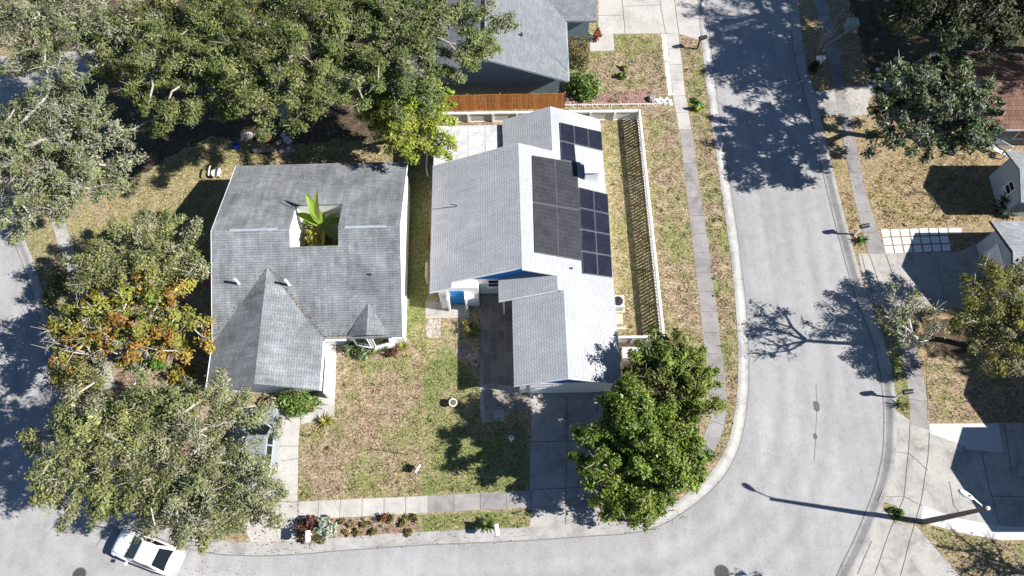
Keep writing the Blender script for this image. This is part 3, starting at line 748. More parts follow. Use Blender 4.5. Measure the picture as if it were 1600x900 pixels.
# blue door in the white entry block, with white side screens
d = MB(); d.box(-4.55, -3.75, -.10, -.053, .03, 2.1); door = d.build('door', M['blue'], Q)
MB().box(-3.9, -3.84, -.15, -.102, 1.0, 1.08).build('handle', M['galv'], door)
sc = MB(); sc.box(-4.75, -4.62, -.62, -.055, 0, 2.0).box(-3.62, -3.5, -.62, -.055, 0, 2.0).box(-3.5, -2.75, -.28, -.055, 0, 1.4).box(-5.2, -4.75, -.4, -.055, 0, 1.2); sc.build('entry_screen', M['white'], Q)
MB().box(-1.2, -1.08, -.85, -.73, 0, 2.55).build('porch_post', M['whitepaint'], Q)
gd = MB(); gd.box(.35, 4.75, -6.26, -6.225, .02, 2.2)
for k in range(1, 4): gd.box(.4, 4.7, -6.27, -6.262, .02 + k * .54, .05 + k * .54)
gd.build('garage_door', M['whitepaint'], Q)
lmp = MB(); lmp.lathe((5.1, -6.2), [(.06, 1.75), (.14, 1.82), (.14, 2.05), (.04, 2.15)], 10); lmp.build('wall_lantern', M['whitepaint'], Q)
# chimney with a flat cap
cx0, cx1, cy0, cy1 = 4.35, 5.2, 7.25, 8.3  # plan of the chimney
ch = MB(); ch.box(cx0, cx1, cy0, cy1, 2.6, 4.15); chim = ch.build('chimney', M['whitepaint'], roof)
cp = MB(); cp.box(cx0 - .07, cx1 + .07, cy0 - .07, cy1 + .07, 4.153, 4.25); cp.build('chimney_cap', M['vinyl'], Q)
pipe_vent(Q, 3.1, 0.55, zE(3.1), .18, .05, M['darkmetal'])
MB().tube([(-4.1, 5.35, w0(-4.1)), (-4.1, 5.35, w0(-4.1) + .22), (-4.45, 5.38, w0(-4.1) + .22)], .035, 8).build('vent_pipe', M['darkmetal'], Q)
# patio cover on the north-west
pc = MB(); pc.box(-5.75, -1.02, 9.12, 12.35, 2.36, 2.43); pcv = pc.build('patio_cover', M['canopy'], Q)
sm = MB()
for k in range(1, 4): sm.box(-5.75, -1.02, 9.12 + k * .81, 9.17 + k * .81, 2.434, 2.446)
for k in range(1, 4): sm.box(-5.75 + k * 1.18, -5.71 + k * 1.18, 9.12, 12.35, 2.437, 2.448)
sm.build('seam', M['vinyl_dirty'], pcv)
for x, y in ((-5.6, 12.2), (-5.6, 9.3), (-3.3, 12.2)):
    MB().box(x - .06, x + .06, y - .06, y + .06, 0, 2.358).build('patio_post', M['whitepaint'], Q)
# solar panels, each a module standing 6 cm off the east slope
def solar(pv, name, quad, mat_cell, seed):
    """quad: four local (x, y) corners, anticlockwise"""
    g = .016
    a, b, c, d = [Vector(q) for q in quad]; ctr = (a + b + c + d) / 4
    q = [p + (ctr - p).normalized() * g * 1.4 for p in (a, b, c, d)]
    fr = MB(); fr.prism([(p.x, p.y, zE(p.x) + .085) for p in q], .04); o = fr.build('solar_panel', M['panel'], pv)
    q = [p + (ctr - p).normalized() * .062 for p in (a, b, c, d)]
    ce = MB(); ce.prism([(p.x, p.y, zE(p.x) + .089) for p in q], .004); ce.build('cells', mat_cell, o)
def cell_mat(name, c1, c2, cm, w, h, mort, rough, spec=0.35):
    t = NT(name); br = t.brick(t.mapping('UV'), w, h, mort, c1, c2, cm, 0.0)
    c = t.mul(br.outputs['Color'], t.ramp(t.noise(t.mapping(), 1.2, 4), [(0.3, .75), (0.7, 1.3)]))
    return t.done(c, rough, spec=spec)
M['pv'] = cell_mat('pv_cells', (0.0085, 0.0088, 0.0165), (0.012, 0.0125, 0.022), (0.032, 0.033, 0.045), .16, .16, .004, .22)
M['solth'] = cell_mat('collector_tubes', (0.012, 0.0125, 0.017), (0.020, 0.021, 0.027), (0.042, 0.043, 0.05), .30, .11, .012, .5, .25)
def lp(px, py):                                       # photo pixel -> local x, y on the east slope
    ca, sa = math.cos(R(1.2)), math.sin(R(1.2)); h = 3.4
    for _ in range(12):
        X, Y = G(px, py, h); dx_, dy_ = X - .6, Y - 18.6
        x, y = dx_ * ca + dy_ * sa, -dx_ * sa + dy_ * ca; h = zE(x) + .085
    return x, y
def panel_grid(tl, tr, br, bl, nx, ny, mat, skip=()):
    A, B, C, D = [Vector(lp(*p)) for p in (tl, tr, br, bl)]
    for i in range(nx):
        for j in range(ny):
            if (i, j) in skip: continue
            def P(u, v): return (A.lerp(B, u)).lerp(D.lerp(C, u), v)
            solar(Q, 'solar_panel', [P(i / nx, (j + 1) / ny), P((i + 1) / nx, (j + 1) / ny), P((i + 1) / nx, j / ny), P(i / nx, j / ny)], mat, i * 7 + j)
panel_grid((874.5, 190.5), (940, 205.5), (942, 235.5), (876, 220), 3, 1, M['pv'])
panel_grid((876, 220), (898, 225), (900.5, 254), (877.5, 250), 1, 1, M['pv'])
panel_grid((832, 242), (902, 254), (909, 407.5), (836, 394.5), 2, 2, M['solth'])
panel_grid((904.5, 292), (950, 303), (957.5, 434), (911, 427.5), 2, 4, M['pv'])
ac = MB()

# ---- neighbour to the north: blue-grey house
N = thing('house', 'blue grey house with a light shingle roof behind the brown wooden fence', 'house', (-1.9, 34.6, 0), R(0.4))
KN = (5.0 - 2.6) / 5.95
def nE(x): return 5.0 - x * KN
rf = MB()
rf.prism([(0, 0, 5), (5.95, 0, 2.6), (5.95, 5.5, 2.6), (2.4, 9.6, nE(2.4) + .002), (2.4, 26, nE(2.4)), (0, 26, 5)], .16)
rf.prism([(-5.95, 0, 2.6), (0, 0, 5), (0, 26, 5), (-5.95, 26, 2.6)], .16)
rf.prism([(5.95, 5.5, 2.602), (8.25, 5.5, 2.602), (8.25, 9.6, 4.03), (2.4, 9.6, 4.03)], .16)
rf.prism([(2.4, 9.6, 4.03), (8.25, 9.6, 4.03), (8.25, 13.7, 2.6), (5.9, 13.7, 2.6)], .16)
rf.prism([(4.55, 2.2, nE(4.55) + .003), (5.9, .85, nE(5.9) + .045), (6.02, 2.0, nE(5.97) + .05), (5.95, 2.9, 2.64)], .05)
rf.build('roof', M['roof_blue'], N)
wl = MB()
for y, d in ((.75, .15),): wl.extr([(-5.4, y, 0), (5.4, y, 0), (5.4, y, nE(5.4) - .19), (0, y, 4.82), (-5.4, y, nE(5.4) - .19)], (0, d, 0))
wl.box(5.25, 5.4, .9, 6.0, 0, 2.62); wl.box(-5.4, -5.25, .9, 25.5, 0, 2.62); wl.box(5.4, 7.8, 6.0, 6.15, 0, 2.55); wl.box(7.65, 7.8, 6.15, 13.3, 0, 2.55); wl.box(5.25, 7.65, 13.15, 13.3, 0, 2.55)
wl.build('wall', M['greywall'], N)
fa = MB(); fa.extr([(0, -.034, 4.78), (5.95, -.034, 2.38), (5.95, -.034, 2.58), (0, -.034, 4.98)], (0, .03, 0)); fa.extr([(0, -.034, 4.78), (0, -.034, 4.98), (-5.95, -.034, 2.58), (-5.95, -.034, 2.38)], (0, .03, 0)); fa.box(5.955, 6.04, .02, 5.45, 2.42, 2.55); fa.build('fascia', M['ridge'], N)
cr = MB(); cr.prism([(-.16, 0.05, 4.98), (0, 0.05, 5.06), (0, 25, 5.06), (-.16, 25, 4.98)], .06); cr.build('ridge_cap', M['darkmetal'], N)
pipe_vent(N, 1.0, 6.6, nE(1.0), .22, .06, M['darkmetal']); pipe_vent(N, 2.6, 2.9, nE(2.6), .25, .07, M['darkmetal'])

# ---- east side: brown tiled house, pale grey house, and the one beyond the frame
B = thing('house', 'brown tiled roof house with grey walls beside the dark leaved tree', 'house', (32.9, 33.4, 0), R(0.5))
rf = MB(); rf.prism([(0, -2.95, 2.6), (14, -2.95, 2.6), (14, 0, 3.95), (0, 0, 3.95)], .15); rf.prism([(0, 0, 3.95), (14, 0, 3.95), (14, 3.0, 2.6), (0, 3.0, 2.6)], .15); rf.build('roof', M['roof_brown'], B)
wl = MB(); gable_ew(wl, .4, 13.6, -2.5, 2.6, 2.55, 0, 3.75); wl.build('wall', M['greywall'], B)
gt = MB(); gt.box(0, 14, -3.06, -2.955, 2.42, 2.56); gt.build('gutter', M['galv'], B)
win(B, 'window', (3.0, -2.5), (4.4, -2.5), .9, 2.2, (0, -1))
P_ = thing('house', 'pale grey shingled house with two gable wings at the right edge', 'house', (31.3, 20.4, 0), R(0.3))
rf = MB()
rf.prism([(0, -2.85, 2.62), (12, -2.85, 2.62), (12, 0, 3.75), (0, 0, 3.75)], .15); rf.prism([(0, 0, 3.75), (12, 0, 3.75), (12, 2.8, 2.64), (0, 2.8, 2.64)], .15)
rf.prism([(2.4, 4.2, 2.62), (12, 4.2, 2.62), (12, 6.3, 3.4), (2.4, 6.3, 3.4)], .15); rf.prism([(2.4, 6.3, 3.4), (12, 6.3, 3.4), (12, 8.2, 2.69), (2.4, 8.2, 2.69)], .15)
rf.prism([(8, 2.8, 2.7), (12, 2.8, 2.7), (12, 4.2, 2.7), (8, 4.2, 2.7)], .1)
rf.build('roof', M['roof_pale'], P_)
wl = MB(); gable_ew(wl, .45, 11.7, -2.4, 2.35, 2.55, 0, 3.55); gable_ew(wl, 2.75, 11.7, 4.6, 7.8, 2.55, 6.3, 3.2); wl.build('wall', M['shadewall'], P_)
gd = MB(); gd.box(.39, .446, -2.0, 1.4, .02, 2.15)
for k in range(1, 4): gd.box(.375, .388, -1.95, 1.35, .02 + k * .53, .05 + k * .53)
gd.build('garage_door', M['vinyl'], P_)
win(P_, 'window', (2.75, 5.5), (2.75, 6.3), 1.2, 2.1, (-1, 0), .08, 1)
dk = MB(); dk.extr([(-.035, -2.85, 2.44), (-.035, -2.85, 2.6), (-.035, 0, 3.74), (-.035, 2.8, 2.62), (-.035, 2.8, 2.46), (-.035, 0, 3.58)], (.03, 0, 0)); dk.build('rake_board', M['darkmetal'], P_)
O = thing('house', 'house beyond the right edge whose gable throws the large shadow over the driveway', 'house', (31.2, 7.0, 0))
rf = MB()
rf.prism([(0, -3.4, 2.45), (12, -3.4, 2.45), (12, 0, 3.6), (0, 0, 3.6)], .15); rf.prism([(0, 0, 3.6), (12, 0, 3.6), (12, 2.7, 2.6), (0, 2.7, 2.6)], .15)
rf.prism([(1.6, 2.7, 2.7), (12, 2.7, 2.7), (12, 4.6, 3.4), (1.6, 4.6, 3.4)], .15); rf.prism([(1.6, 4.6, 3.4), (12, 4.6, 3.4), (12, 6.6, 2.66), (1.6, 6.6, 2.66)], .15)
rf.build('roof', M['roof_pale'], O)
wl = MB(); gable_ew(wl, .4, 11.7, -3.0, 2.4, 2.4, 0, 3.4); gable_ew(wl, 2.0, 11.7, 2.41, 6.2, 2.4, 4.6, 3.2); wl.build('wall', M['white'], O)
MB().box(.35, .397, -2.4, 1.8, .02, 2.1).build('garage_door', M['vinyl'], O)

# ------------------------------------------------------------------ trees and plants
PAL = {
    'leafbrown': [(.30, .17, .08), (.22, .12, .06), (.35, .24, .12)],
    'oak_grey': [(.180, .198, .088), (.220, .230, .120), (.132, .152, .058), (.270, .272, .190), (.205, .215, .088)],
    'oak_silver': [(.170, .192, .095), (.225, .235, .145), (.120, .148, .060), (.270, .272, .205), (.170, .192, .075)],
    'oak_mid': [(.115, .150, .045), (.150, .175, .060), (.085, .115, .032), (.190, .200, .095)],
    'oak_green': [(.118, .150, .040), (.165, .188, .058), (.080, .110, .028), (.198, .205, .080), (.140, .160, .065)],
    'lime': [(.190, .250, .025), (.240, .280, .040), (.130, .190, .022), (.280, .290, .060)],
    'autumn': [(.340, .140, .030), (.190, .225, .040), (.270, .250, .050), (.140, .200, .035), (.330, .210, .050), (.170, .205, .045)],
    'olive': [(.180, .200, .070), (.215, .228, .095), (.225, .232, .080), (.255, .258, .165), (.115, .138, .045)],
    'magnolia': [(.065, .100, .040), (.095, .135, .055), (.045, .075, .028), (.170, .190, .130), (.120, .110, .050)],
    'drive': [(.095, .155, .018), (.140, .200, .026), (.070, .120, .015), (.180, .215, .040)],
    'drive_lit': [(.125, .170, .022), (.165, .200, .035), (.085, .130, .018), (.190, .200, .070)],  # paler green leaves of the tree at the white fence corner
    'dark': [(.032, .045, .018), (.044, .056, .022), (.025, .036, .014), (.06, .07, .032)],  # leaf colours darkened to paint in the shade over the corner oak
    'yellowoak': [(.190, .180, .030), (.145, .150, .040), (.110, .130, .035), (.240, .210, .040), (.180, .175, .110)],
    'bright': [(.085, .160, .026), (.120, .190, .036), (.060, .115, .022), (.150, .180, .050)],
    'hedge': [(.150, .130, .050), (.190, .120, .075), (.110, .125, .040), (.160, .150, .060)],
    'burgundy': [(.085, .030, .030), (.060, .024, .035), (.130, .060, .035), (.200, .120, .060)],
    'silver': [(.300, .350, .280), (.240, .290, .210), (.380, .410, .350)],
    'tuft': [(.170, .150, .040), (.120, .120, .030), (.220, .170, .070)],
    'redbush': [(.240, .055, .020), (.180, .040, .018), (.140, .070, .030)],
    'pink': [(.500, .060, .130), (.090, .150, .030), (.070, .120, .025)],
    'sage': [(.180, .230, .130), (.130, .190, .080), (.110, .150, .050)],
    'lemon': [(.250, .240, .040), (.180, .200, .040), (.300, .270, .080)],
    'banana': [(.240, .350, .045), (.200, .300, .040)],
    'bananay': [(.460, .440, .070), (.400, .390, .060)],
    'drygrass': [(.300, .220, .110), (.240, .170, .080), (.200, .170, .070)],
}
def leaf_mesh(name, parent, org, P, Nrm, size, cols, rg, mat, ratio=0.5):
    """one mesh of many folded leaf faces; P centres (n,3), Nrm facing, cols (n,3)"""
    n = len(P); rnd = rg.normal(size=(n, 3))
    Nn = Nrm / (np.linalg.norm(Nrm, axis=1, keepdims=True) + 1e-9)
    T = np.cross(Nn, rnd); T /= (np.linalg.norm(T, axis=1, keepdims=True) + 1e-9)
    Bv = np.cross(Nn, T)
    L = (size * np.exp(rg.normal(0, .35, n)))[:, None]; W = L * ratio
    q = np.empty((n, 4, 3)); ctr = P - np.array(org)
    q[:, 0] = ctr - T * L * .5; q[:, 2] = ctr + T * L * .5 - Nn * L * .12
    q[:, 1] = ctr + Bv * W * .5 + Nn * L * .1; q[:, 3] = ctr - Bv * W * .5 + Nn * L * .1
    me = bpy.data.meshes.new(name)
    me.vertices.add(4 * n); me.vertices.foreach_set('co', q.reshape(-1))
    me.loops.add(4 * n); me.loops.foreach_set('vertex_index', np.arange(4 * n, dtype=np.int32))
    me.polygons.add(n); me.polygons.foreach_set('loop_start', np.arange(0, 4 * n, 4, dtype=np.int32))
    ca = me.color_attributes.new('Col', 'FLOAT_COLOR', 'POINT')
    c4 = np.ones((n, 4, 4)); c4[:, :, :3] = cols[:, None, :]
    ca.data.foreach_set('color', c4.reshape(-1))
    me.update(calc_edges=True); me.validate()
    me.materials.append(mat)
    o = bpy.data.objects.new(name, me); COL.objects.link(o)
    if parent is not None: o.parent = parent
    return o
def pick_cols(pal, ids, rg, jit=0.22):
    pal = np.array(pal); base = pal[ids % len(pal)]
    mixin = pal[rg.integers(0, len(pal), len(ids))]
    c = base * .6 + mixin * .4
    ct = rg.uniform(.78, 1.22, (int(ids.max()) + 1, 1)) if len(ids) else 1
    return np.clip(c * ct[ids] * rg.uniform(1 - jit, 1 + jit, (len(ids), 1)), 0, 1)

def tree(name, label, base, ctr, rad, ncl, nleaf, clr, lsize, pal, seed, trunk=0.25, bark='bark', group=None, low=-0.35, gap=0.0, fork=None,
         lmat='leaf', twigs=3, ratio=0.5, twl=0.9, hollow=0.45, flat=0.62, upb=0.7, lobes=8, spray=1.0):
    """base (x, y); crown centre ctr (x, y, z); crown radii rad. Limbs grow from the trunk to leaf clusters spread unevenly through the crown."""
    rg = np.random.default_rng(seed); rr = random.Random(seed)
    bx_, by_ = base; C = np.array(ctr); RA = np.array(rad)
    root = thing(name, label, 'tree', (bx_, by_, 0), group=group)
    lob = rg.normal(size=(9, 3)); lob /= np.linalg.norm(lob, axis=1, keepdims=True); amp = rg.uniform(-.30, .30, 9)
    gapd = rg.normal(size=(7, 3)); gapd /= np.linalg.norm(gapd, axis=1, keepdims=True)
    nlb = lobes
    LC, LR = [], []
    for j in range(nlb):
        an = 2.4 * j + rg.uniform(-.4, .4); q = math.sqrt((j + .35) / nlb) * rg.uniform(.62, .80); zz = (1 - q * q) ** .5 * (rg.uniform(.15, .6) if low > -.8 else rg.uniform(-.62, .55)) - .08
        LC.append(C + np.array([math.cos(an) * q, math.sin(an) * q, zz]) * RA); LR.append(rg.uniform(.34, .58) * (1.2 if nlb < 6 else 1.0))
    cl = []
    tries = 0
    mind = (4.19 * RA.prod() / ncl) ** (1 / 3) * .5
    while len(cl) < ncl and tries < ncl * 80:
        tries += 1
        j = rg.integers(0, nlb)
        d = rg.normal(size=3); d /= np.linalg.norm(d)
        if d[2] < low: continue
        p = LC[j] + d * RA * LR[j] * rg.uniform(hollow, 1.0) ** .6
        e = (p - C) / RA; en = np.linalg.norm(e)
        if en > 1.12: continue
        if gap and en > .25 and max(float(e @ g) / en for g in gapd) > 1 - gap * .05 and rg.random() < .9: continue
        if any(np.linalg.norm((p - q) * np.array([1, 1, 1.2])) < mind for q in cl[-60:]) and rg.random() < .9: continue
        cl.append(p)
    cl = np.array(cl)
    fz = fork if fork else max(1.2, (C[2] - RA[2]) * .75)
    nodes = [Vector((bx_, by_, -.1)), Vector((bx_ + rr.uniform(-.1, .1), by_ + rr.uniform(-.1, .1), fz * .5)), Vector((bx_ * .92 + C[0] * .08, by_ * .92 + C[1] * .08, fz))]
    par = [-1, 0, 1]; plen = [0, 0, 0]
    order = sorted(range(len(cl)), key=lambda i: (Vector(cl[i]) - nodes[2]).length)
    tip = {}
    step = .9
    for i in order:
        p = Vector(cl[i]); best, bi = 1e9, 2
        for j in range(2, len(nodes)):
            c = (nodes[j] - p).length + plen[j] * .42
            if c < best: best, bi = c, j
        a = nodes[bi]; d = p - a; m = max(1, int(d.length / step)); prev = bi
        sag = Vector((rr.uniform(-1, 1), rr.uniform(-1, 1), rr.uniform(.2, 1.0))) * d.length * .12
        for k in range(1, m + 1):
            t = k / m
            q = a + d * t + sag * math.sin(math.pi * t) + Vector((rr.uniform(-1, 1), rr.uniform(-1, 1), rr.uniform(-1, 1))) * (.10 if k < m else 0)
            nodes.append(q); par.append(prev); plen.append(plen[prev] + (q - nodes[prev]).length); prev = len(nodes) - 1
        tip[i] = prev
    w = [0.0] * len(nodes)
    kids = [[] for _ in nodes]
    for i in range(1, len(nodes)): kids[par[i]].append(i)
    for i in range(len(nodes) - 1, -1, -1):
        w[i] = (sum(w[k] ** 2.2 for k in kids[i]) + 1e-9) ** (1 / 2.2) if kids[i] else 1.0
    wm = w[2] or 1
    rad_ = [max(.012, trunk * (x / wm)) for x in w]; rad_[0] = trunk * 1.35; rad_[1] = trunk * 1.05
    wood = MB((bx_, by_, 0))
    seen = set([0])
    def chain(i):
        pts, rs = [nodes[par[i]]] if par[i] >= 0 else [], [min(rad_[par[i]], rad_[i] * 1.25)] if par[i] >= 0 else []
        while True:
            pts.append(nodes[i]); rs.append(rad_[i])
            if not kids[i]: break
            ks_ = sorted(kids[i], key=lambda k: -w[k])
            stack.extend(ks_[1:]); i = ks_[0]
        return pts, rs
    stack = [1]
    while stack:
        pts, rs = chain(stack.pop())
        wood.tube(pts, rs, 7 if rs[0] > .08 else (5 if rs[0] > .035 else 3), cap=False)
    for i in tip:
        a = nodes[tip[i]]
        for _ in range(twigs):
            d = Vector(rg.normal(size=3)) ; d = (d.normalized() + Vector(((a.x - C[0]) / RA[0], (a.y - C[1]) / RA[1], .35)) * .6) * (clr * twl * rr.uniform(.5, 1.2))
            wood.tube([a, a + d * .5 + Vector((0, 0, .05)), a + d], [.026, .019, .009], 3, cap=False)
    wood.build('trunk', M[bark], root, smooth=True)
    if nleaf:
        idx = np.repeat(np.arange(len(cl)), rg.poisson(nleaf, len(cl)))
        g = rg.normal(size=(len(idx), 3)); gl = np.linalg.norm(g, axis=1, keepdims=True); g *= np.minimum(1.9 / gl, 1)
        csz = (clr * rg.uniform(.65, 1.3, len(cl)))[idx][:, None]
        sd_ = (cl - C) / RA; sd_ = sd_ / (np.linalg.norm(sd_, axis=1, keepdims=True) + 1e-6) + rg.normal(size=cl.shape) * .45; sd_[:, 2] *= .5
        sd_ /= np.linalg.norm(sd_, axis=1, keepdims=True)
        g = g * .40 * (1 - .55 * np.clip(rg.random((len(idx), 1)), 0, 1))
        along = rg.uniform(-.7, 1.25, (len(idx), 1))
        g *= (1.15 - .62 * np.abs(along - .1)) * 1.35
        pos = cl[idx] + (g * np.array([1, 1, flat]) + sd_[idx] * along * spray) * csz
        pos[:, 2] = np.maximum(pos[:, 2], .15)
        out = (pos - cl[idx]) / (clr + 1e-6) * .7 + np.array([0, 0, upb]) + rg.normal(size=pos.shape) * .55
        leaf_mesh('crown', root, (bx_, by_, 0), pos, out, lsize, pick_cols(PAL[pal], idx, rg), rg, M[lmat], ratio)
    return root

def shrub(name, label, cat, pos, r, h, n, size, pal, seed, stems=6, box=False, lmat='leaf', group=None, ratio=0.55, z0=0.0):
    rg = np.random.default_rng(seed); rr = random.Random(seed)
    root = thing(name, label, cat, (pos[0], pos[1], z0), group=group)
    rx, ry = r if hasattr(r, '__len__') else (r, r)
    wood = MB()
    for k in range(stems):
        a = rr.uniform(0, 6.28); q = rr.uniform(.3, .8)
        wood.tube([(math.cos(a) * rx * .12, math.sin(a) * ry * .12, 0), (math.cos(a) * rx * q * .5, math.sin(a) * ry * q * .5, h * .5), (math.cos(a) * rx * q, math.sin(a) * ry * q, h * rr.uniform(.7, .95))], [.025, .018, .006], 4)
    wood.build('stem', M['bark_dark'], root)
    if box:
        P = rg.uniform(-1, 1, (n, 3)); ax = rg.integers(0, 3, n); keep = rg.random(n) < .75
        for k in range(3): P[(ax == k) & keep, k] = np.sign(P[(ax == k) & keep, k]) * rg.uniform(.82, 1.05, ((ax == k) & keep).sum())
        P[:, 2] = np.abs(P[:, 2]); Nn = P * .8 + rg.normal(size=P.shape) * .6
        pos_ = P * np.array([rx, ry, h])
    else:
        ncl = max(6, int(n / 60)); cc = rg.normal(size=(ncl, 3)); cc /= np.linalg.norm(cc, axis=1, keepdims=True); cc[:, 2] = np.abs(cc[:, 2]); cc *= rg.uniform(.45, .92, (ncl, 1))
        idc = rg.integers(0, ncl, n); P = cc[idc] + rg.normal(size=(n, 3)) * .20
        P[:, 2] = np.abs(P[:, 2]); Nn = P * .6 + np.array([0, 0, .5]) + rg.normal(size=P.shape) * .6
        pos_ = P * np.array([rx, ry, h])
    pos_[:, 2] += .03
    ids = rg.integers(0, 50, n) if box else idc
    leaf_mesh('foliage', root, (0, 0, 0), pos_, Nn, size, pick_cols(PAL[pal], ids, rg), rg, M[lmat], ratio)
    return root

def blades(mb_cols, base, n, length, width, rise, droop, pal, rr, spread=6.283, a0=0.0):
    """strap leaves arching from one point: appends (verts, col)"""
    for k in range(n):
        a = a0 + spread * (k + rr.uniform(-.3, .3)) / n; el = rise * rr.uniform(.6, 1.3); L = length * rr.uniform(.7, 1.15)
        c = pal[rr.randrange(len(pal))]; s = rr.uniform(.8, 1.2); c = tuple(x * s for x in c)
        pts = []; x, z = 0.0, 0.0; ang = el
        for j in range(6):
            pts.append((x, z)); x += L / 5 * math.cos(ang); z += L / 5 * math.sin(ang); ang -= droop / 5
        wd = [.45, .9, 1.0, .85, .55, .05]
        ca, sa = math.cos(a), math.sin(a); V = []
        for (x, z), q in zip(pts, wd):
            for sg in (-1, 0, 1):
                y = sg * q * width / 2; zz = z + (abs(sg)) * width * .18
                V.append((base[0] + x * ca - y * sa, base[1] + x * sa + y * ca, max(.02, base[2] + zz)))
        mb_cols.append((V, c))
def blades_build(name, items, parent, mat):
    vs, fs, cs = [], [], []
    for V, c in items:
        o = len(vs); vs += V; cs += [c] * len(V)
        for j in range(5):
            for s in (0, 1): fs.append((o + j * 3 + s, o + j * 3 + s + 1, o + j * 3 + s + 4, o + j * 3 + s + 3))
    me = bpy.data.meshes.new(name); me.from_pydata(vs, [], fs)
    ca = me.color_attributes.new('Col', 'FLOAT_COLOR', 'POINT')
    ca.data.foreach_set('color', np.array([(*c, 1) for c in cs], dtype=np.float32).reshape(-1))
    me.materials.append(mat)
    for p in me.polygons: p.use_smooth = True
    o = bpy.data.objects.new(name, me); COL.objects.link(o); o.parent = parent; return o
def strap_plant(name, label, cat, pos, n, L, w, rise, droop, pal, seed, group=None, z0=0.0, layers=2):
    rr = random.Random(seed); root = thing(name, label, cat, (pos[0], pos[1], z0), group=group)
    it = []
    for l in range(layers): blades(it, (0, 0, .06 + .1 * l), n, L * (1 - .2 * l), w, rise + .35 * l, droop, PAL[pal], rr, a0=l * .4)
    blades_build('foliage', it, root, M['blade'])
    MB().lathe((0, 0), [(.06, -.02), (.08, .06), (.04, .16)], 8).build('stem', M['bark_dark'], root)
    return root

def big(px, py, h): return G(px, py, h)
def TR(name, label, bpx, cpx, h, rad, **k):
    b = G(*bpx) if len(bpx) == 2 else bpx[:2]
    c = G(cpx[0], cpx[1], h)
    return tree(name, label, b, (c[0], c[1], h), rad, **k)

# north-west oaks
TR('oak_tree', 'silvery sparse oak with bare pale limbs in the top left corner over the grass', (150, 110), (150, 70), 8.5, (6.0, 4.2, 2.8), ncl=110, nleaf=350, clr=.72, lsize=0.128, pal='oak_silver', seed=11, trunk=.30, bark='bark_pale', gap=1.6, twigs=6)
TR('oak_tree', 'wide silvery oak with a thick white limb reaching right above the left road', (60, 330), (112, 245), 7.0, (7.0, 5.4, 2.8), ncl=150, nleaf=350, clr=.72, lsize=0.128, pal='oak_silver', seed=12, trunk=.34, bark='bark_pale', gap=1.2, twigs=6, hollow=.3)
TR('oak_tree', 'olive green round oak between the silvery oaks and the backyard fire ring', (340, 150), (325, 90), 8.0, (6.0, 5.6, 3.2), ncl=146, nleaf=577, clr=.72, lsize=0.128, pal='oak_green', seed=13, trunk=.32, gap=.5, twigs=4, lobes=10)
TR('oak_tree', 'tall grey green oak standing right behind the log and stumps', (450, 190), (470, 100), 8.5, (5.2, 5.6, 3.4), ncl=146, nleaf=577, clr=.72, lsize=0.128, pal='oak_green', seed=14, trunk=.32, gap=.5, twigs=4, lobes=9)
TR('oak_tree', 'oak overhanging the blue grey roof at the top edge', (590, 110), (632, 72), 8.6, (6.0, 4.9, 3.2), ncl=160, nleaf=577, clr=.72, lsize=0.128, pal='oak_mid', seed=15, trunk=.32, gap=.5, twigs=4, lobes=9)
TR('tree', 'lime green leafy tree at the corner of the patio cover and brown fence', (650, 225), (642, 185), 4.6, (2.8, 3.0, 2.5), ncl=60, nleaf=450, clr=.7, lsize=.14, pal='lime', seed=16, trunk=.14, gap=.3, twigs=2, lobes=6)
# west side
TR('oak_tree', 'grey olive bushy tree left of the shingled house, above the orange leaved one', (250, 470), (222, 402), 3.7, (4.4, 2.6, 1.8), ncl=70, nleaf=525, clr=.66, lsize=0.120, pal='olive', seed=17, trunk=.17, bark='bark_pale', gap=.8, twigs=4)
TR('maple_tree', 'orange and yellow autumn tree with bare forked branches beside the garage', (240, 565), (230, 500), 4.0, (4.0, 3.2, 1.9), ncl=58, nleaf=190, clr=.62, lsize=.18, pal='autumn', seed=18, trunk=.2, bark='bark_pale', gap=2.4, twigs=7)
TR('maple_tree', 'small orange tree leaning over the left pavement and road edge', (135, 585), (118, 545), 3.4, (1.3, 2.3, 1.4), ncl=26, nleaf=180, clr=.65, lsize=.17, pal='autumn', seed=19, trunk=.1, bark='bark_pale', gap=1.5, twigs=7, lobes=4)
TR('oak_tree', 'big olive oak over the left road corner, its shadow across the asphalt', (200, 735), (182, 702), 5.5, (4.7, 4.1, 2.5), ncl=105, nleaf=525, clr=.68, lsize=0.120, pal='olive', seed=20, trunk=.32, bark='bark_pale', gap=.8, twigs=4, lobes=9)
TR('oak_tree', 'olive oak spreading over the silver blue car in the driveway', (290, 760), (342, 718), 5.4, (4.4, 3.9, 2.1), ncl=95, nleaf=437, clr=.66, lsize=0.112, pal='oak_grey', seed=21, trunk=.24, bark='bark_pale', gap=.9, twigs=5, lobes=8)
TR('oak_tree', 'low oak whose twigs hang over the parked white car and the driveway apron', (330, 815), (330, 784), 4.2, (4.0, 1.6, 1.4), ncl=46, nleaf=332, clr=.7, lsize=0.105, pal='oak_grey', seed=22, trunk=.14, bark='bark_pale', gap=1.2, twigs=6, lobes=6)
TR('tree', 'bare pale twigged tree leaning out over the left road beside the orange leaves', (215, 565), (140, 525), 3.8, (2.9, 2.2, 1.6), ncl=34, nleaf=3, clr=.7, lsize=.12, pal='autumn', seed=35, trunk=.15, bark='bark_pale', twigs=5, lobes=6)
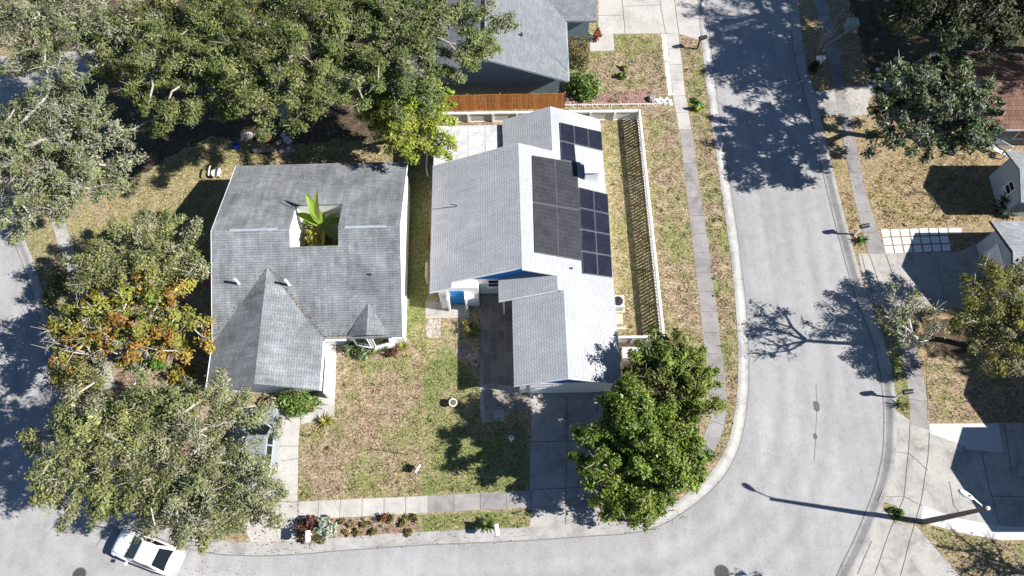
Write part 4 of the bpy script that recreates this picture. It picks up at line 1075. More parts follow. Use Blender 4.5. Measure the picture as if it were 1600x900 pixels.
# by the middle driveway
TR('tree', 'dense dark green tree at the corner of the driveway apron and kerb', (1000, 745), (1002, 706), 4.2, (3.3, 3.7, 3.7), ncl=260, nleaf=380, clr=.6, lsize=.15, pal='drive', seed=23, trunk=.2, spray=.9, gap=0, twigs=2, lmat='leaf_gloss', flat=.45, low=-.95, lobes=10)
TR('tree', 'lighter green tree growing against the white fence corner and pavement', (1050, 625), (1044, 600), 3.4, (2.8, 2.7, 2.0), ncl=90, nleaf=330, clr=.6, lsize=.14, pal='drive_lit', seed=24, trunk=.13, gap=.6, twigs=4, lobes=7)
# east side
TR('magnolia_tree', 'glossy dark leaved magnolia throwing its shadow over the street', (1430, 215), (1450, 177), 4.9, (4.5, 4.3, 3.5), ncl=165, nleaf=190, clr=.62, lsize=.185, pal='magnolia', seed=25, trunk=.22, spray=.5, gap=.25, low=-.6, twigs=3, lmat='leaf_gloss', bark='bark', lobes=13)
TR('oak_tree', 'yellowish oak at the right edge in front of the pale grey garage', (1520, 540), (1556, 484), 3.5, (3.6, 3.7, 1.7), ncl=66, nleaf=402, clr=.68, lsize=0.120, pal='yellowoak', seed=26, trunk=.2, gap=.9, twigs=5, bark='bark_pale')
TR('tree', 'thin half bare tree by the kerb with a branching shadow on the asphalt', (1418, 545), (1416, 505), 3.9, (1.7, 2.3, 1.9), ncl=26, nleaf=38, clr=.55, lsize=.15, pal='olive', seed=27, trunk=.13, gap=1.0, twigs=8, bark='bark_pale', lobes=5)
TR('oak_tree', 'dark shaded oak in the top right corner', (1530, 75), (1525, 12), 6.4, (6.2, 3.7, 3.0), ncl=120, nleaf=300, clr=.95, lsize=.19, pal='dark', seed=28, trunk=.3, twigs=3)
OUTS = 'trees standing beyond the frame'
tree('oak_tree', 'tall oak out of frame at upper right that shades the top of the street', (35.0, 46.5), (36.0, 41.6, 10.8), (5.8, 5.6, 2.6), 80, 210, .8, .17, 'oak_green', 29, trunk=.4, fork=6.5, group=OUTS, gap=.8)
tree('oak_tree', 'tall oak out of frame to the right that shades the dark corner oak', (47.5, 38.5), (46.5, 38.5, 10.0), (5.5, 6.0, 3.2), 110, 330, 1.0, .2, 'oak_green', 30, trunk=.4, fork=6.0, group=OUTS)
tree('oak_tree', 'oak out of frame behind the brown tiled house', (42.5, 44.5), (41.5, 43.0, 9.5), (4.5, 4.8, 3.0), 100, 330, 1.0, .2, 'oak_green', 31, trunk=.36, fork=6.0, group=OUTS)
tree('tree', 'bare twiggy tree out of frame at lower right shading the wedge of grass', (34.0, .8), (34.0, .8, 4.4), (2.4, 2.2, 2.0), 50, 8, .7, .16, 'olive', 32, trunk=.14, twigs=9, bark='bark_pale', group=OUTS)
tree('tree', 'small tree out of frame below the street corner', (20.8, -1.6), (20.8, -1.4, 4.6), (1.9, 1.6, 1.5), 40, 110, .6, .18, 'drive', 33, trunk=.12, group=OUTS)
tree('tree', 'tree out of frame shading the lawn behind the pale grey house', (43.5, 14.0), (43.0, 13.5, 7.0), (3.6, 3.6, 3.0), 80, 200, .9, .2, 'yellowoak', 34, trunk=.25, group=OUTS)
# crape myrtle, bare
bm_ = thing('crape_myrtle', 'bare many stemmed shrub on the shaded verge above the white mailbox', 'shrub', (*G(1278, 84), 0))
mb = MB(); rr = random.Random(5)
for k in range(13):
    a = rr.uniform(0, 6.28); l = rr.uniform(.3, 1.3); h = rr.uniform(2.0, 3.4)
    p = [(math.cos(a) * .08, math.sin(a) * .08, 0), (math.cos(a) * l * .35, math.sin(a) * l * .35, h * .45), (math.cos(a) * l * .8, math.sin(a) * l * .8, h * .8), (math.cos(a) * l * 1.1, math.sin(a) * l * 1.1, h)]
    mb.tube(p, [.045, .035, .022, .01], 5)
    for q in range(3):
        t = rr.uniform(.5, 1); s = Vector(p[2]).lerp(Vector(p[3]), t); mb.tube([s, s + Vector((rr.uniform(-.3, .3), rr.uniform(-.3, .3), rr.uniform(.2, .5)))], [.012, .005], 3)
mb.build('branches', M['bark'], bm_)

# shrubs and hedges
shrub('hedge', 'clipped box hedge with reddish tips beside the blue grey house', 'hedge', G(902, 94), (.78, .95), 1.5, 2600, .12, 'hedge', 41, box=True)
shrub('bush', 'round bright green bush at the end of the brown wooden fence', 'bush', G(910, 140), (1.25, 1.15), 1.9, 2600, .17, 'bright', 42, lmat='leaf_gloss')
shrub('shrub', 'small dark red shrub on the gravel square by the north house path', 'shrub', G(932, 60), .42, .8, 420, .12, 'redbush', 43)
shrub('plant', 'upper of two little green plants on the north lawn', 'plant', G(975, 108), .27, .4, 160, .13, 'lemon', 44)
shrub('plant', 'lower of two little green plants on the north lawn, the darker one', 'plant', G(972, 121), .36, .5, 260, .13, 'bright', 45)
shrub('plant', 'tuft of green leaves around the yellow hydrant', 'plant', G(1088, 165), (.45, .6), .3, 420, .14, 'bright', 46)
shrub('hedge', 'green hedge with pink flowers beside the front garage gable', 'hedge', G(468, 634), (1.35, .78), 1.5, 3200, .14, 'bright', 47, lmat='leaf_gloss')
shrub('shrub', 'flowering strip of pink blossom between hedge and white drive', 'shrub', G(480, 640), (.55, .3), .5, 240, .10, 'pink', 48)
shrub('shrub', 'sage green shrub under the left bay window', 'shrub', G(549, 547), .55, .8, 560, .13, 'sage', 49)
shrub('shrub', 'taller sage green shrub under the middle of the bay windows', 'shrub', G(570, 548), (.62, .6), .9, 620, .13, 'sage', 50)
shrub('shrub', 'bright green shrub in the bed at the centre of the bay', 'shrub', G(580, 550), .35, .5, 300, .12, 'bright', 51)
shrub('shrub', 'low sage shrub under the right bay window', 'shrub', G(599, 542), (.5, .4), .7, 380, .12, 'sage', 52)
shrub('shrub', 'dry reddish mound in the front bed near the house corner', 'shrub', G(612, 551), (.6, .35), .35, 380, .11, 'burgundy', 53)
strap_plant('agave', 'small spiky plant at the right corner of the front bed', 'plant', G(631, 543), 11, .5, .09, .7, .9, 'lemon', 54)
shrub('shrub', 'yellow green shrub at the edge of the shaded front court', 'shrub', G(737, 514), .58, .85, 560, .15, 'lemon', 55)
strap_plant('agave', 'yellow and grey spiky agave where the white path meets the drive', 'plant', G(510, 659), 15, .62, .10, .6, .8, 'lemon', 56)
shrub('shrub', 'dark burgundy shrub on the verge beside the drive', 'shrub', G(482, 826), (.75, .7), .9, 900, .15, 'burgundy', 57)
shrub('shrub', 'silvery grey shrub next to the burgundy one on the verge', 'shrub', G(510, 826), (.62, .6), .7, 900, .13, 'silver', 58)
strap_plant('grass_clump', 'dry straw coloured ornamental grass at the kerb under the burgundy shrub', 'plant', G(490, 842), 16, .7, .05, 1.0, 1.2, 'drygrass', 59)
VG = 'small dry clumps along the mulched verge'
for k, (x, y, r, p) in enumerate([(534, 815, .22, 'tuft'), (549, 817, .24, 'drygrass'), (569, 816, .30, 'tuft'), (557, 832, .24, 'tuft'), (585, 832, .28, 'tuft'), (613, 813, .32, 'tuft'), (632, 812, .30, 'tuft'), (647, 810, .30, 'tuft'), (627, 821, .24, 'tuft'), (638, 834, .26, 'tuft'), (504, 845, .26, 'tuft'), (543, 834, .2, 'drygrass')]):
    shrub('grass_clump', 'small dry olive clump planted in the mulched strip along the southern pavement', 'plant', G(x, y), r, .22, 170, .11, p, 60 + k, stems=2, group=VG)
shrub('shrub', 'single dark red tuft at the pavement edge of the mulched verge', 'shrub', G(600, 810), .3, .35, 240, .11, 'redbush', 75)
strap_plant('palm', 'low palm like plant beside the white mailbox on the grass verge', 'plant', G(762, 820), 16, .75, .09, .8, 1.0, 'bright', 76)
shrub('bush', 'brown dry bush at the foot of the dense tree by the kerb', 'bush', G(1003, 812), (.85, .55), .8, 700, .14, 'drygrass', 77)
strap_plant('plant', 'spiky green plant at the foot of the mailbox facing the white paver strip', 'plant', G(1346, 377), 13, .55, .1, .8, 1.0, 'bright', 78)
shrub('grass_clump', 'green tuft of grass on the little triangle between the driveways', 'plant', G(1400, 800), (.4, .28), .35, 300, .14, 'bright', 79)
strap_plant('grass_clump', 'olive grass clump below the lower right mailbox', 'plant', G(1410, 634), 20, .6, .05, .9, 1.2, 'tuft', 80)
strap_plant('bromeliad', 'lime green rosette on the left under the autumn tree', 'plant', G(251, 536), 18, .95, .14, .7, .9, 'lemon', 81, z0=.6)
strap_plant('bromeliad', 'larger lime rosette closest to the shingled house wall', 'plant', G(295, 546), 20, 1.05, .15, .7, .9, 'lemon', 82, z0=.6)
shrub('bush', 'bright green bush below the lime rosettes', 'bush', G(245, 568), (.95, .6), 1.0, 800, .17, 'bright', 83)
shrub('bush', 'leafy green bush under the orange tree by the house corner', 'bush', G(205, 560), (.75, .6), 1.0, 600, .17, 'bright', 84)
strap_plant('palm', 'young palm by the left corner of the front garage', 'plant', G(318, 632), 14, 1.1, .12, .9, 1.1, 'lemon', 85, z0=.4)
shrub('bush', 'rusty orange undergrowth bush between road and left pavement', 'bush', G(118, 590), (1.0, 1.6), 1.2, 1200, .17, 'autumn', 86)
shrub('bush', 'olive bush on the left verge above the orange tree', 'bush', G(88, 450), (.8, 1.7), 1.1, 1000, .16, 'olive', 87)
shrub('bush', 'rusty bush in the shade between the autumn tree and the garage', 'bush', G(292, 590), (1.0, .8), 1.1, 900, .16, 'autumn', 88)
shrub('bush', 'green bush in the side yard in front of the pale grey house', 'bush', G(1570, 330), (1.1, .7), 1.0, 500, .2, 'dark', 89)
strap_plant('ginger_plant', 'sunlit broad leaved plant between the two wings of the pale grey house', 'plant', G(1563, 325), 9, 1.3, .3, 1.0, 1.1, 'bright', 90, z0=.4)
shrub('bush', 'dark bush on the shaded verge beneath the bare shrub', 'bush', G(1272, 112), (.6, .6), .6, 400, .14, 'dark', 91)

# banana plant in the courtyard
cb = G(492, 372)
bn = thing('banana_plant', 'banana plant with long lime leaves rising out of the courtyard opening', 'plant', (-12.2, 22.5, 0))
rr = random.Random(8); it = []
def bleaf(a, rise, L, w, droop, z, pal):
    tmp = []; blades(tmp, (0, 0, z), 1, L, w, rise, droop, PAL[pal], rr, a0=a, spread=0.001); it.extend(tmp)
bleaf(R(118), 1.0, 3.0, .66, .9, 3.5, 'banana'); bleaf(R(68), 1.1, 3.2, .40, .6, 4.0, 'bananay'); bleaf(R(160), .8, 2.5, .6, 1.2, 3.2, 'banana')
bleaf(R(95), .9, 1.6, .42, 1.1, 3.0, 'bright'); bleaf(R(140), .5, 1.5, .4, 1.4, 2.9, 'bananay'); bleaf(R(40), .7, 1.6, .42, 1.2, 3.1, 'banana')
bleaf(R(12), .55, 1.8, .6, 1.2, 3.2, 'bright'); bleaf(R(-40), .6, 1.5, .55, 1.2, 3.1, 'bright'); bleaf(R(-85), .75, 1.9, .24, 1.7, 2.5, 'bananay'); bleaf(R(200), .5, 1.3, .4, 1.4, 2.3, 'bananay')
blades_build('leaf', it, bn, M['blade'])
MB().tube([(0, 0, 0), (.03, 0, 1.4), (0, 0, 3.2)], [.14, .12, .06], 9).build('stem', M['bark_dark'], bn)
shrub('shrub', 'grey green shrub filling the left side of the courtyard', 'shrub', (-12.85, 21.95), (.62, .95), 3.3, 1500, .19, 'lemon', 92)
shrub('shrub', 'dark shaded shrub at the front of the courtyard', 'shrub', (-11.5, 21.7), (.7, .6), 2.6, 500, .18, 'olive', 93)

# ------------------------------------------------------------------ fences
def seg_points(a, b, n):
    a, b = Vector(a), Vector(b); return [a.lerp(b, k / n) for k in range(n + 1)]
F1 = thing('white_fence', 'low white vinyl fence with a lattice run along the side lawn', 'fence', (9.4, 24, 0))
og = F1.location
NE_, SE_, NW_, SW_ = Vector((9.28, 33.2)), Vector((9.62, 15.75)), Vector((-5.0, 32.95)), Vector((6.75, 15.72))
def wallbox(mb, a, b, t, z0, z1, off=0.0):
    d = (b - a).normalized(); n = Vector((-d.y, d.x))
    q = [a + n * (off - t / 2), b + n * (off - t / 2), b + n * (off + t / 2), a + n * (off + t / 2)]
    mb.prism([(p.x, p.y, z1) for p in q], z1 - z0)
post = MB(og)
pts_e = seg_points(NE_, SE_, 7)
HF = 1.12
for k, (a, b) in enumerate(zip(pts_e[:-1], pts_e[1:])):
    lat = MB(og); d = (b - a).normalized(); L = (b - a).length; n = Vector((-d.y, d.x))
    s = -HF
    while s < L:                                       # diagonal strips of the lattice
        for dr_, off in ((1, .010), (-1, -.010)):
            s0, s1 = max(s, 0), min(s + .74, L)
            if s1 - s0 < .06: continue
            za, zb = (.10 + (s0 - s), .10 + (s1 - s)) if dr_ > 0 else (.84 - (s0 - s), .84 - (s1 - s))
            p, q = a + d * s0 + n * off, a + d * s1 + n * off; w = .082 if dr_ > 0 else .02; t = .008
            lat.add([(p.x + n.x * t, p.y + n.y * t, za - w), (q.x + n.x * t, q.y + n.y * t, zb - w), (q.x + n.x * t, q.y + n.y * t, zb + w), (p.x + n.x * t, p.y + n.y * t, za + w),
                     (p.x - n.x * t, p.y - n.y * t, za - w), (q.x - n.x * t, q.y - n.y * t, zb - w), (q.x - n.x * t, q.y - n.y * t, zb + w), (p.x - n.x * t, p.y - n.y * t, za + w)],
                    [(0, 1, 2, 3), (7, 6, 5, 4), (0, 4, 5, 1), (3, 2, 6, 7)])
        s += .245
    lat.build('lattice_panel', M['vinyl'], F1)
rail = MB(og)
wallbox(rail, NE_ + Vector((0, -.08)), SE_ + Vector((0, .08)), .05, .84, 1.04); wallbox(rail, NE_ + Vector((0, -.08)), SE_ + Vector((0, .08)), .05, .04, .12); wallbox(rail, NE_ + Vector((0, .06)), SE_, .13, 1.043, 1.10)
rail.build('top_rail', M['vinyl'], F1)
pts_n = seg_points(NW_, NE_, 8)
for a, b in zip(pts_n[:-1], pts_n[1:]):
    p = MB(og); wallbox(p, a, b, .03, .06, .9, 0); p.build('panel', M['vinyl_dirty'], F1)
r2 = MB(og); wallbox(r2, NW_, NE_ + Vector((-.07, 0)), .14, .903, 1.06); wallbox(r2, NW_, NE_, .09, .0, .058); r2.build('top_rail', M['vinyl'], F1)
pts_s = seg_points(SW_, SE_, 3)
for a, b in zip(pts_s[:-1], pts_s[1:]):
    p = MB(og); wallbox(p, a, b, .03, .06, 1.0); p.build('panel', M['vinyl_dirty'], F1)
r3 = MB(og); wallbox(r3, SW_, SE_ + Vector((-.07, 0)), .14, 1.003, 1.10); r3.build('top_rail', M['vinyl'], F1)
for p in pts_e + pts_n[1:-1] + pts_s[:-1]:
    m = MB(og); inn = .06 if p in pts_n else 0
    m.box(p.x - .06, p.x + .06, p.y - .06 - inn, p.y + .06 - inn, 0, 1.02); m.build('post', M['vinyl'], F1)

F2 = thing('wooden_fence', 'tall orange brown wooden privacy fence between the two gardens', 'fence', (-.6, 34.1, 0)); og = F2.location
a, b = Vector((-5.6, 33.93)), Vector((3.85, 34.16)); d = (b - a).normalized(); n = Vector((-d.y, d.x)); L = (b - a).length
bd = MB(og); rr = random.Random(3); s = 0
while s < L - .13:
    p, q = a + d * s, a + d * (s + .136); h = 1.78 + rr.uniform(-.02, .02); o_ = rr.uniform(-.004, .004)
    bd.prism([(p.x + n.x * o_, p.y + n.y * o_, h), (q.x + n.x * o_, q.y + n.y * o_, h), (q.x + n.x * (o_ + .02), q.y + n.y * (o_ + .02), h), (p.x + n.x * (o_ + .02), p.y + n.y * (o_ + .02), h)], h - .03); s += .142
bd.build('boards', M['wood'], F2)
rl = MB(og)
for z in (.35, 1.0, 1.6): wallbox(rl, a, b, .04, z - .05, z + .05, .05)
rl.build('rail', M['brownwood'], F2)
for p in seg_points(a, b, 4):
    m = MB(og); m.box(p.x - .05, p.x + .05, p.y + .08, p.y + .17, 0, 1.75); m.build('post', M['brownwood'], F2)
# blue-grey return gate between fence and north house, dark boards leaning by the west wall
G1 = thing('side_gate', 'orange brown board gate along the west wall of the white roofed house', 'gate', (*G(671, 382), 0)); og = G1.location
m = MB(og); x, y = og.x, og.y
for k in range(6): m.box(x - .02, x + .02, y - .5 + k * .18, y - .335 + k * .18, .05, 1.5)
m.build('boards', M['brownwood'], G1); m = MB(og); m.box(x + .022, x + .06, y - .5, y + .57, .3, .38).box(x + .022, x + .06, y - .5, y + .57, 1.2, 1.28); m.build('rail', M['brownwood'], G1)
G2 = thing('board', 'beige boards standing along the west wall just south of the orange gate', 'board', (*G(669, 434), 0)); og = G2.location; x, y = og.x, og.y
m = MB(og)
for k in range(4): m.box(x - .06, x + .06, y - .5 + k * .27, y - .26 + k * .27, .0, 1.35 - .04 * (k % 2))
m.build('planks', M['beigewood'], G2)
og = Vector((*G(667, 256), 0))
G3 = thing('downpipe', 'bent white pipe standing in the dark gap beside the patio cover', 'pipe', og); m = MB(og)
m.tube([(og.x, og.y + .9, .06), (og.x, og.y - .5, .10), (og.x + .15, og.y - 1.1, .08)], .07, 8); m.build('pipe', M['pvc'], G3)
# scalloped edging of pale stones along the north bed
E1 = thing('stone_edging', 'row of pale scalloped edging blocks along the bed north of the white fence', 'edging', (*G(960, 165), 0)); og = E1.location
rr = random.Random(4)
for k in range(44):
    px = 884 + k * 3.75; x, y = G(px, 166 - (px - 884) * .012 - (1 if px > 1020 else 0))
    m = MB(og); m.obox((x, y), .085, .075, .0, .16 + rr.uniform(0, .03), rr.uniform(-.3, .3), .8); m.build('block', M['stone'], E1)
E2 = thing('brick_edging', 'sunken line of old edging bricks along the seam of the two front lawns', 'edging', (*G(661, 600), 0)); og = E2.location
for k in range(26):
    px, py = 662 - k * .10 + rr.uniform(-.5, .5), 503 + k * 6.9
    if rr.random() < .25: continue
    x, y = G(px, py); m = MB(og); m.obox((x, y), .04, .10, 0, .03, rr.uniform(-.15, .15), .9); m.build('brick', M['edgebrick'], E2)
WS = 'white rocks at the end of the north bed'
for k, (px, py) in enumerate([(1026, 157), (1031, 155), (1036, 158), (1041, 155), (1046, 158), (1029, 161), (1039, 162), (1047, 163)]):
    x, y = G(px, py); m = MB((x, y, 0)); m.lathe((x, y), [(.16, 0), (.18, .06), (.1, .13)], 7); o = m.build('rock', M['pav_white']); o.location = (x, y, 0)
    tag(o, 'small white rock at the pavement end of the scalloped edging', 'rock', WS)
x, y = G(1018, 156); m = MB((x, y, 0)); m.lathe((x, y), [(.28, 0), (.32, .15), (.2, .3)], 8); o = m.build('boulder', M['rock']); o.location = (x, y, 0); tag(o, 'dark grey boulder between the pink bed and the white rocks', 'rock')

# ------------------------------------------------------------------ cars
def car(name, label, loc, rz, paint, suv=False):
    root = thing(name, label, 'car', (loc[0], loc[1], loc[2]), rz)
    k = 1.0; zr = 1.68 if suv else 1.44; zb = 1.02 if suv else .93
    st = [(-2.30, .55, .42, .74), (-2.24, .78, .30, .90), (-2.0, .86, .24, .97), (-1.45, .895, .22, .97), (-.7, .90, .2, .96), (.3, .90, .2, .95), (1.0, .895, .22, .94), (1.5, .88, .22, .90), (1.95, .83, .24, .82), (2.2, .70, .28, .72), (2.30, .45, .38, .60)]
    if suv: st = [(x, w * 1.02, a, b + .09) for x, w, a, b in st]
    vs, fs = [], []; m = 13
    for x, w, a, b in st:
        half = [(0, a), (.75 * w, a), (.96 * w, a + .10), (w, a + .30 * (b - a)), (w * .985, a + .72 * (b - a)), (w * .93, b - .02), (w * .5, b + .025)]
        ring = half + [(0, b + .035)] + [(-y, z) for y, z in half[:0:-1]]
        vs += [(x, y, z) for y, z in ring]; m = len(ring)
    for i in range(len(st) - 1):
        for j in range(m):
            j2 = (j + 1) % m; fs.append((i * m + j, i * m + j2, (i + 1) * m + j2, (i + 1) * m + j))
    fs.append(tuple(range(m - 1, -1, -1))); fs.append(tuple(range((len(st) - 1) * m, len(st) * m)))
    b_ = MB().add(vs, fs); body = b_.build('body', paint, root, smooth=True, fix=True, subsurf=2)
    xr0, xr1 = (-2.02, 1.10) if suv else (-1.72, 1.15)
    tr0, tr1 = (-1.72, .30) if suv else (-.88, .28)
    wb, wt = .80, (.63 if suv else .60)
    # cabin: base ring, top ring, roof crown
    cab = MB(); base = [(xr0, .68), (xr0 + .30, wb - .01), (-.2, wb + .03), (xr1 - .35, wb - .02), (xr1, .68)]
    top = [(tr0, .55), (tr0 + .16, wt), (-.25, wt + .02), (tr1 - .12, wt), (tr1, .56)]
    def full(r, z, dz=0): return [(x, y, z + (dz if 0 < i < 4 else 0)) for i, (x, y) in enumerate(r)] + [(x, -y, z + (dz if 0 < i < 4 else 0)) for i, (x, y) in reversed(list(enumerate(r)))]
    A, Bq = full(base, zb), full(top, zr - .03, .02); n = len(A)
    crown = [(x * .8 + (tr0 + tr1) / 2 * .2, y * .7, zr + .015) for x, y, z in Bq]
    cab.add(A + Bq + crown, [(i, (i + 1) % n, n + (i + 1) % n, n + i) for i in range(n)] + [(n + i, n + (i + 1) % n, 2 * n + (i + 1) % n, 2 * n + i) for i in range(n)] + [tuple(range(2 * n, 3 * n))])
    cab.build('cabin', paint, root, smooth=False, fix=True, bevel=.03)
    def glass(nm, q, push=.012):
        v = [Vector(p) for p in q]; c = sum(v, Vector()) / len(v); nn = (v[1] - v[0]).cross(v[2] - v[0]).normalized()
        if nn.dot(c - Vector((0, 0, .9))) < 0: nn = -nn
        g = MB(); g.extr([p + nn * (push - .01) for p in v], nn * .012); return g.build(nm, M['glass'], root, fix=True)
    def lerp(p, q, t): return tuple(Vector(p).lerp(Vector(q), t))
    def quad(a, b, c, d, u0, u1, v0, v1):
        def P(u, v): return lerp(lerp(a, b, u), lerp(d, c, u), v)
        return [P(u0, v0), P(u1, v0), P(u1, v1), P(u0, v1)]
    glass('windscreen', quad(A[4], A[5], Bq[5], Bq[4], .0, 1.0, .04, .97), .014)
    glass('rear_window', quad(A[9], A[0], Bq[0], Bq[9], .02, .98, .06, .95), .014)
    for sg, (i0, i1, i2, i3) in ((1, (0, 1, 2, 3)), (-1, (9, 8, 7, 6))):
        glass('side_window', quad(A[i1], A[i2], Bq[i2], Bq[i1], .10, .95, .12, .88))
        glass('side_window', quad(A[i2], A[i3], Bq[i3], Bq[i2], .05, .92, .12, .88))
    gp = [(xr1 - .45, wb - .01, zb), (xr1, .60, zb), (tr1, .52, zr - .03), (tr1 - .15, wt, zr - .01)]
    for x in (-1.38, 1.38):
        for sg in (-1, 1):
            y0, y1 = sg * .70, sg * .905
            t = MB().tube([(x, y0, .33), (x, y1, .33)], .325, 20); tyre = t.build('wheel', M['black'], root, smooth=False)
            MB().tube([(x, y1 - sg * .03, .33), (x, y1 + sg * .012, .33)], .21, 14).build('rim', M['galv'], tyre)
    for sg in (-1, 1):
        mm = MB(); mm.obox((.80, sg * .97), .08, .11, zb - .0, zb + .13, sg * .15, .85); mm.build('mirror', paint, root, bevel=.02)
        hl = MB(); hl.extr([(2.02, sg * .52, .68), (2.245, sg * .50, .60), (2.12, sg * .78, .64), (1.86, sg * .835, .72)], (0, 0, .07)); hl.build('headlight', M['lamp_clear'], root, fix=True)
        tl = MB(); tl.extr([(-2.31, sg * .5, .62), (-2.235, sg * .76, .62), (-2.235, sg * .76, .74), (-2.31, sg * .5, .74)], (.05, 0, 0)); tl.build('tail_light', M['lamp_red'], root, fix=True)
    for sg in (-1, 1):
        ws = MB(); ws.tube([(1.98, sg * .60, zb - .06), (1.15, sg * .66, zb + .035)], .008, 4); ws.build('bonnet_seam', M['darkmetal'], root)
        wp = MB(); wp.tube([(1.18, sg * .1, zb + .06), (.95, sg * .52, zb + .16)], .012, 4); wp.build('wiper', M['black'], root)
    ln = MB(); ln.box(-2.16, -2.145, -.62, .62, zb + .06, zb + .072); ln.build('boot_seam', M['darkmetal'], root)
    return root
c0 = Vector(G(229, 863, .6)); f = Vector(G(190, 851, .6)); r_ = Vector(G(272, 882, .6))
dv = f - r_
car('parked_car', 'white sedan parked on the street beneath the overhanging oak twigs', (c0.x, c0.y, -.118), math.atan2(dv.y, dv.x), M['carwhite']).scale = (.9, .9, .92)
c1 = Vector(G(409, 694, .6))
car('parked_car', 'silver blue car parked in the white driveway, half hidden by oak branches', (c1.x, c1.y, Z1), R(92), M['carsilver'], True)

# ------------------------------------------------------------------ street furniture
L1 = thing('street_lamp', 'tall street lamp with concrete pole and white lamp head on a curved arm', 'street lamp', (24.09, 4.62, 0))
MB().tube([(0, 0, -.1), (0, 0, 3.2), (.02, .02, 6.35)], [.17, .135, .10], 10).build('pole', M['polecon'], L1)
MB().lathe((.02, .02), [(.11, 6.33), (.10, 6.40), (.03, 6.44)], 10).build('cap', M['whitepaint'], L1)
MB().tube([(0, .05, 6.0), (-.25, .18, 6.32), (-.62, .42, 6.50), (-.9, .58, 6.54)], .038, 8).build('arm', M['galv'], L1)
hd = MB(); ang = math.atan2(.55, -.85); ca, sa = math.cos(ang), math.sin(ang)
prof = [(0, .07, .07), (.14, .12, .09), (.42, .165, .12), (.68, .14, .10), (.80, .05, .05)]
vs, fs = [], []
for t, w, h in prof:
    for j in range(10):
        q = 6.283 * j / 10; y, z = w * math.cos(q), h * math.sin(q) * (1 if math.sin(q) > 0 else .6)
        X = .85 + t; vs.append((ca * X - sa * y, sa * X + ca * y, 6.53 + z))
for i in range(4):
    for j in range(10): fs.append((i * 10 + j, i * 10 + (j + 1) % 10, (i + 1) * 10 + (j + 1) % 10, (i + 1) * 10 + j))
fs += [tuple(range(9, -1, -1)), tuple(range(40, 50))]
lh = hd.add(vs, fs).build('lamp_head', M['whitepaint'], L1, smooth=True, fix=True)
MB().lathe((ca * 1.08, sa * 1.08), [(.045, 6.60), (.045, 6.68), (.02, 6.69)], 8).build('photocell', M['darkmetal'], lh)

def mailbox(label, p, rz, dark=False, post_white=True, h=1.12, hgroup=None):
    root = thing('mailbox', label, 'mailbox', (p[0], p[1], 0), rz)
    MB().box(-.05, .05, -.05, .05, 0, h).box(-.05, .38, -.045, .045, h - .14, h - .06).build('post', M['whitepaint' if post_white else 'darkmetal'], root)
    b = MB(); pr = [(-.13, h), (-.13, h + .16), (-.09, h + .24), (0, h + .27), (.09, h + .24), (.13, h + .16), (.13, h)]
    b.extr([(-.12, y, z) for y, z in pr], (.60, 0, 0)); bx_ = b.build('box', M['darkmetal' if dark else 'whitepaint'], root, fix=True)
    d_ = MB(); d_.extr([(.481, y * .93, h + .01 + (z - h) * .93) for y, z in pr], (.012, 0, 0)); d_.build('flap', M['whitepaint' if not dark else 'galv'], bx_, fix=True)
    MB().box(.1, .14, .135, .15, h + .05, h + .30).build('flag', M['lamp_red'], bx_)
    return root
mailbox('mailbox with dark box and white post on the verge by the lower right driveway', G(1399, 621), R(8), True)
m2 = mailbox('white mailbox with a dark top next to a spiky plant near the white pavers', G(1335, 367), R(12), True)
mailbox('black mailbox leaning towards the kerb on the verge of the north house', G(1089, 77), R(18), True, False)
mailbox('white mailbox in deep shade below the bare shrub', G(1277, 107), R(182), False)
mailbox('white mailbox on the southern grass verge beside the low palm', G(776, 826), R(-82), False)
mailbox('mailbox post half buried in the burgundy shrub beside the drive', G(489, 836), R(-85), False)

hy = thing('fire_hydrant', 'yellow fire hydrant with a green bonnet on the northern verge', 'fire hydrant', (*G(1088, 172), 0))
MB().lathe((0, 0), [(.17, 0), (.17, .05), (.11, .06), (.105, .50), (.15, .51), (.15, .55)], 14).build('barrel', M['yellow'], hy, smooth=False)
MB().lathe((0, 0), [(.14, .553), (.13, .64), (.07, .71), (.04, .72), (.04, .78)], 14).build('bonnet', M['green'], hy)
for a in (0, 90, 180): MB().tube([(math.cos(R(a)) * .09, math.sin(R(a)) * .09, .40), (math.cos(R(a)) * .19, math.sin(R(a)) * .19, .40)], .055 if a != 90 else .07, 10).build('nozzle', M['yellow'], hy)
ub = thing('utility_cabinet', 'pale green utility cabinet in the shade at the top right', 'utility box', (*G(1328, 44), 0), R(3))
MB().obox((0, 0), .42, .40, 0, .66, 0, .95).build('casing', M['utility'], ub, bevel=.03); MB().obox((0, 0), .44, .42, .662, .74, 0, .9).build('lid', M['utility'], ub, bevel=.02); MB().obox((0, 0), .52, .5, 0, .05).build('pad', M['conc_mid'], ub)
MH = [('manhole_cover', 'dark round manhole cover in the street at the bottom edge', (1128, 895), .44), ('manhole_cover', 'dark round manhole cover at the bottom left edge near the white car', (124, 898), .40)]
for nme, lab, p, r in MH:
    x, y = G(*p, -.12); t_ = thing(nme, lab, 'manhole', (x, y, -.12))
    MB().lathe((0, 0), [(r, -.02), (r, .006)], 24).build('ring', M['patch'], t_); c = MB(); c.lathe((0, 0), [(r * .84, -.02), (r * .84, .012)], 24); c.build('lid', M['iron'], t_)
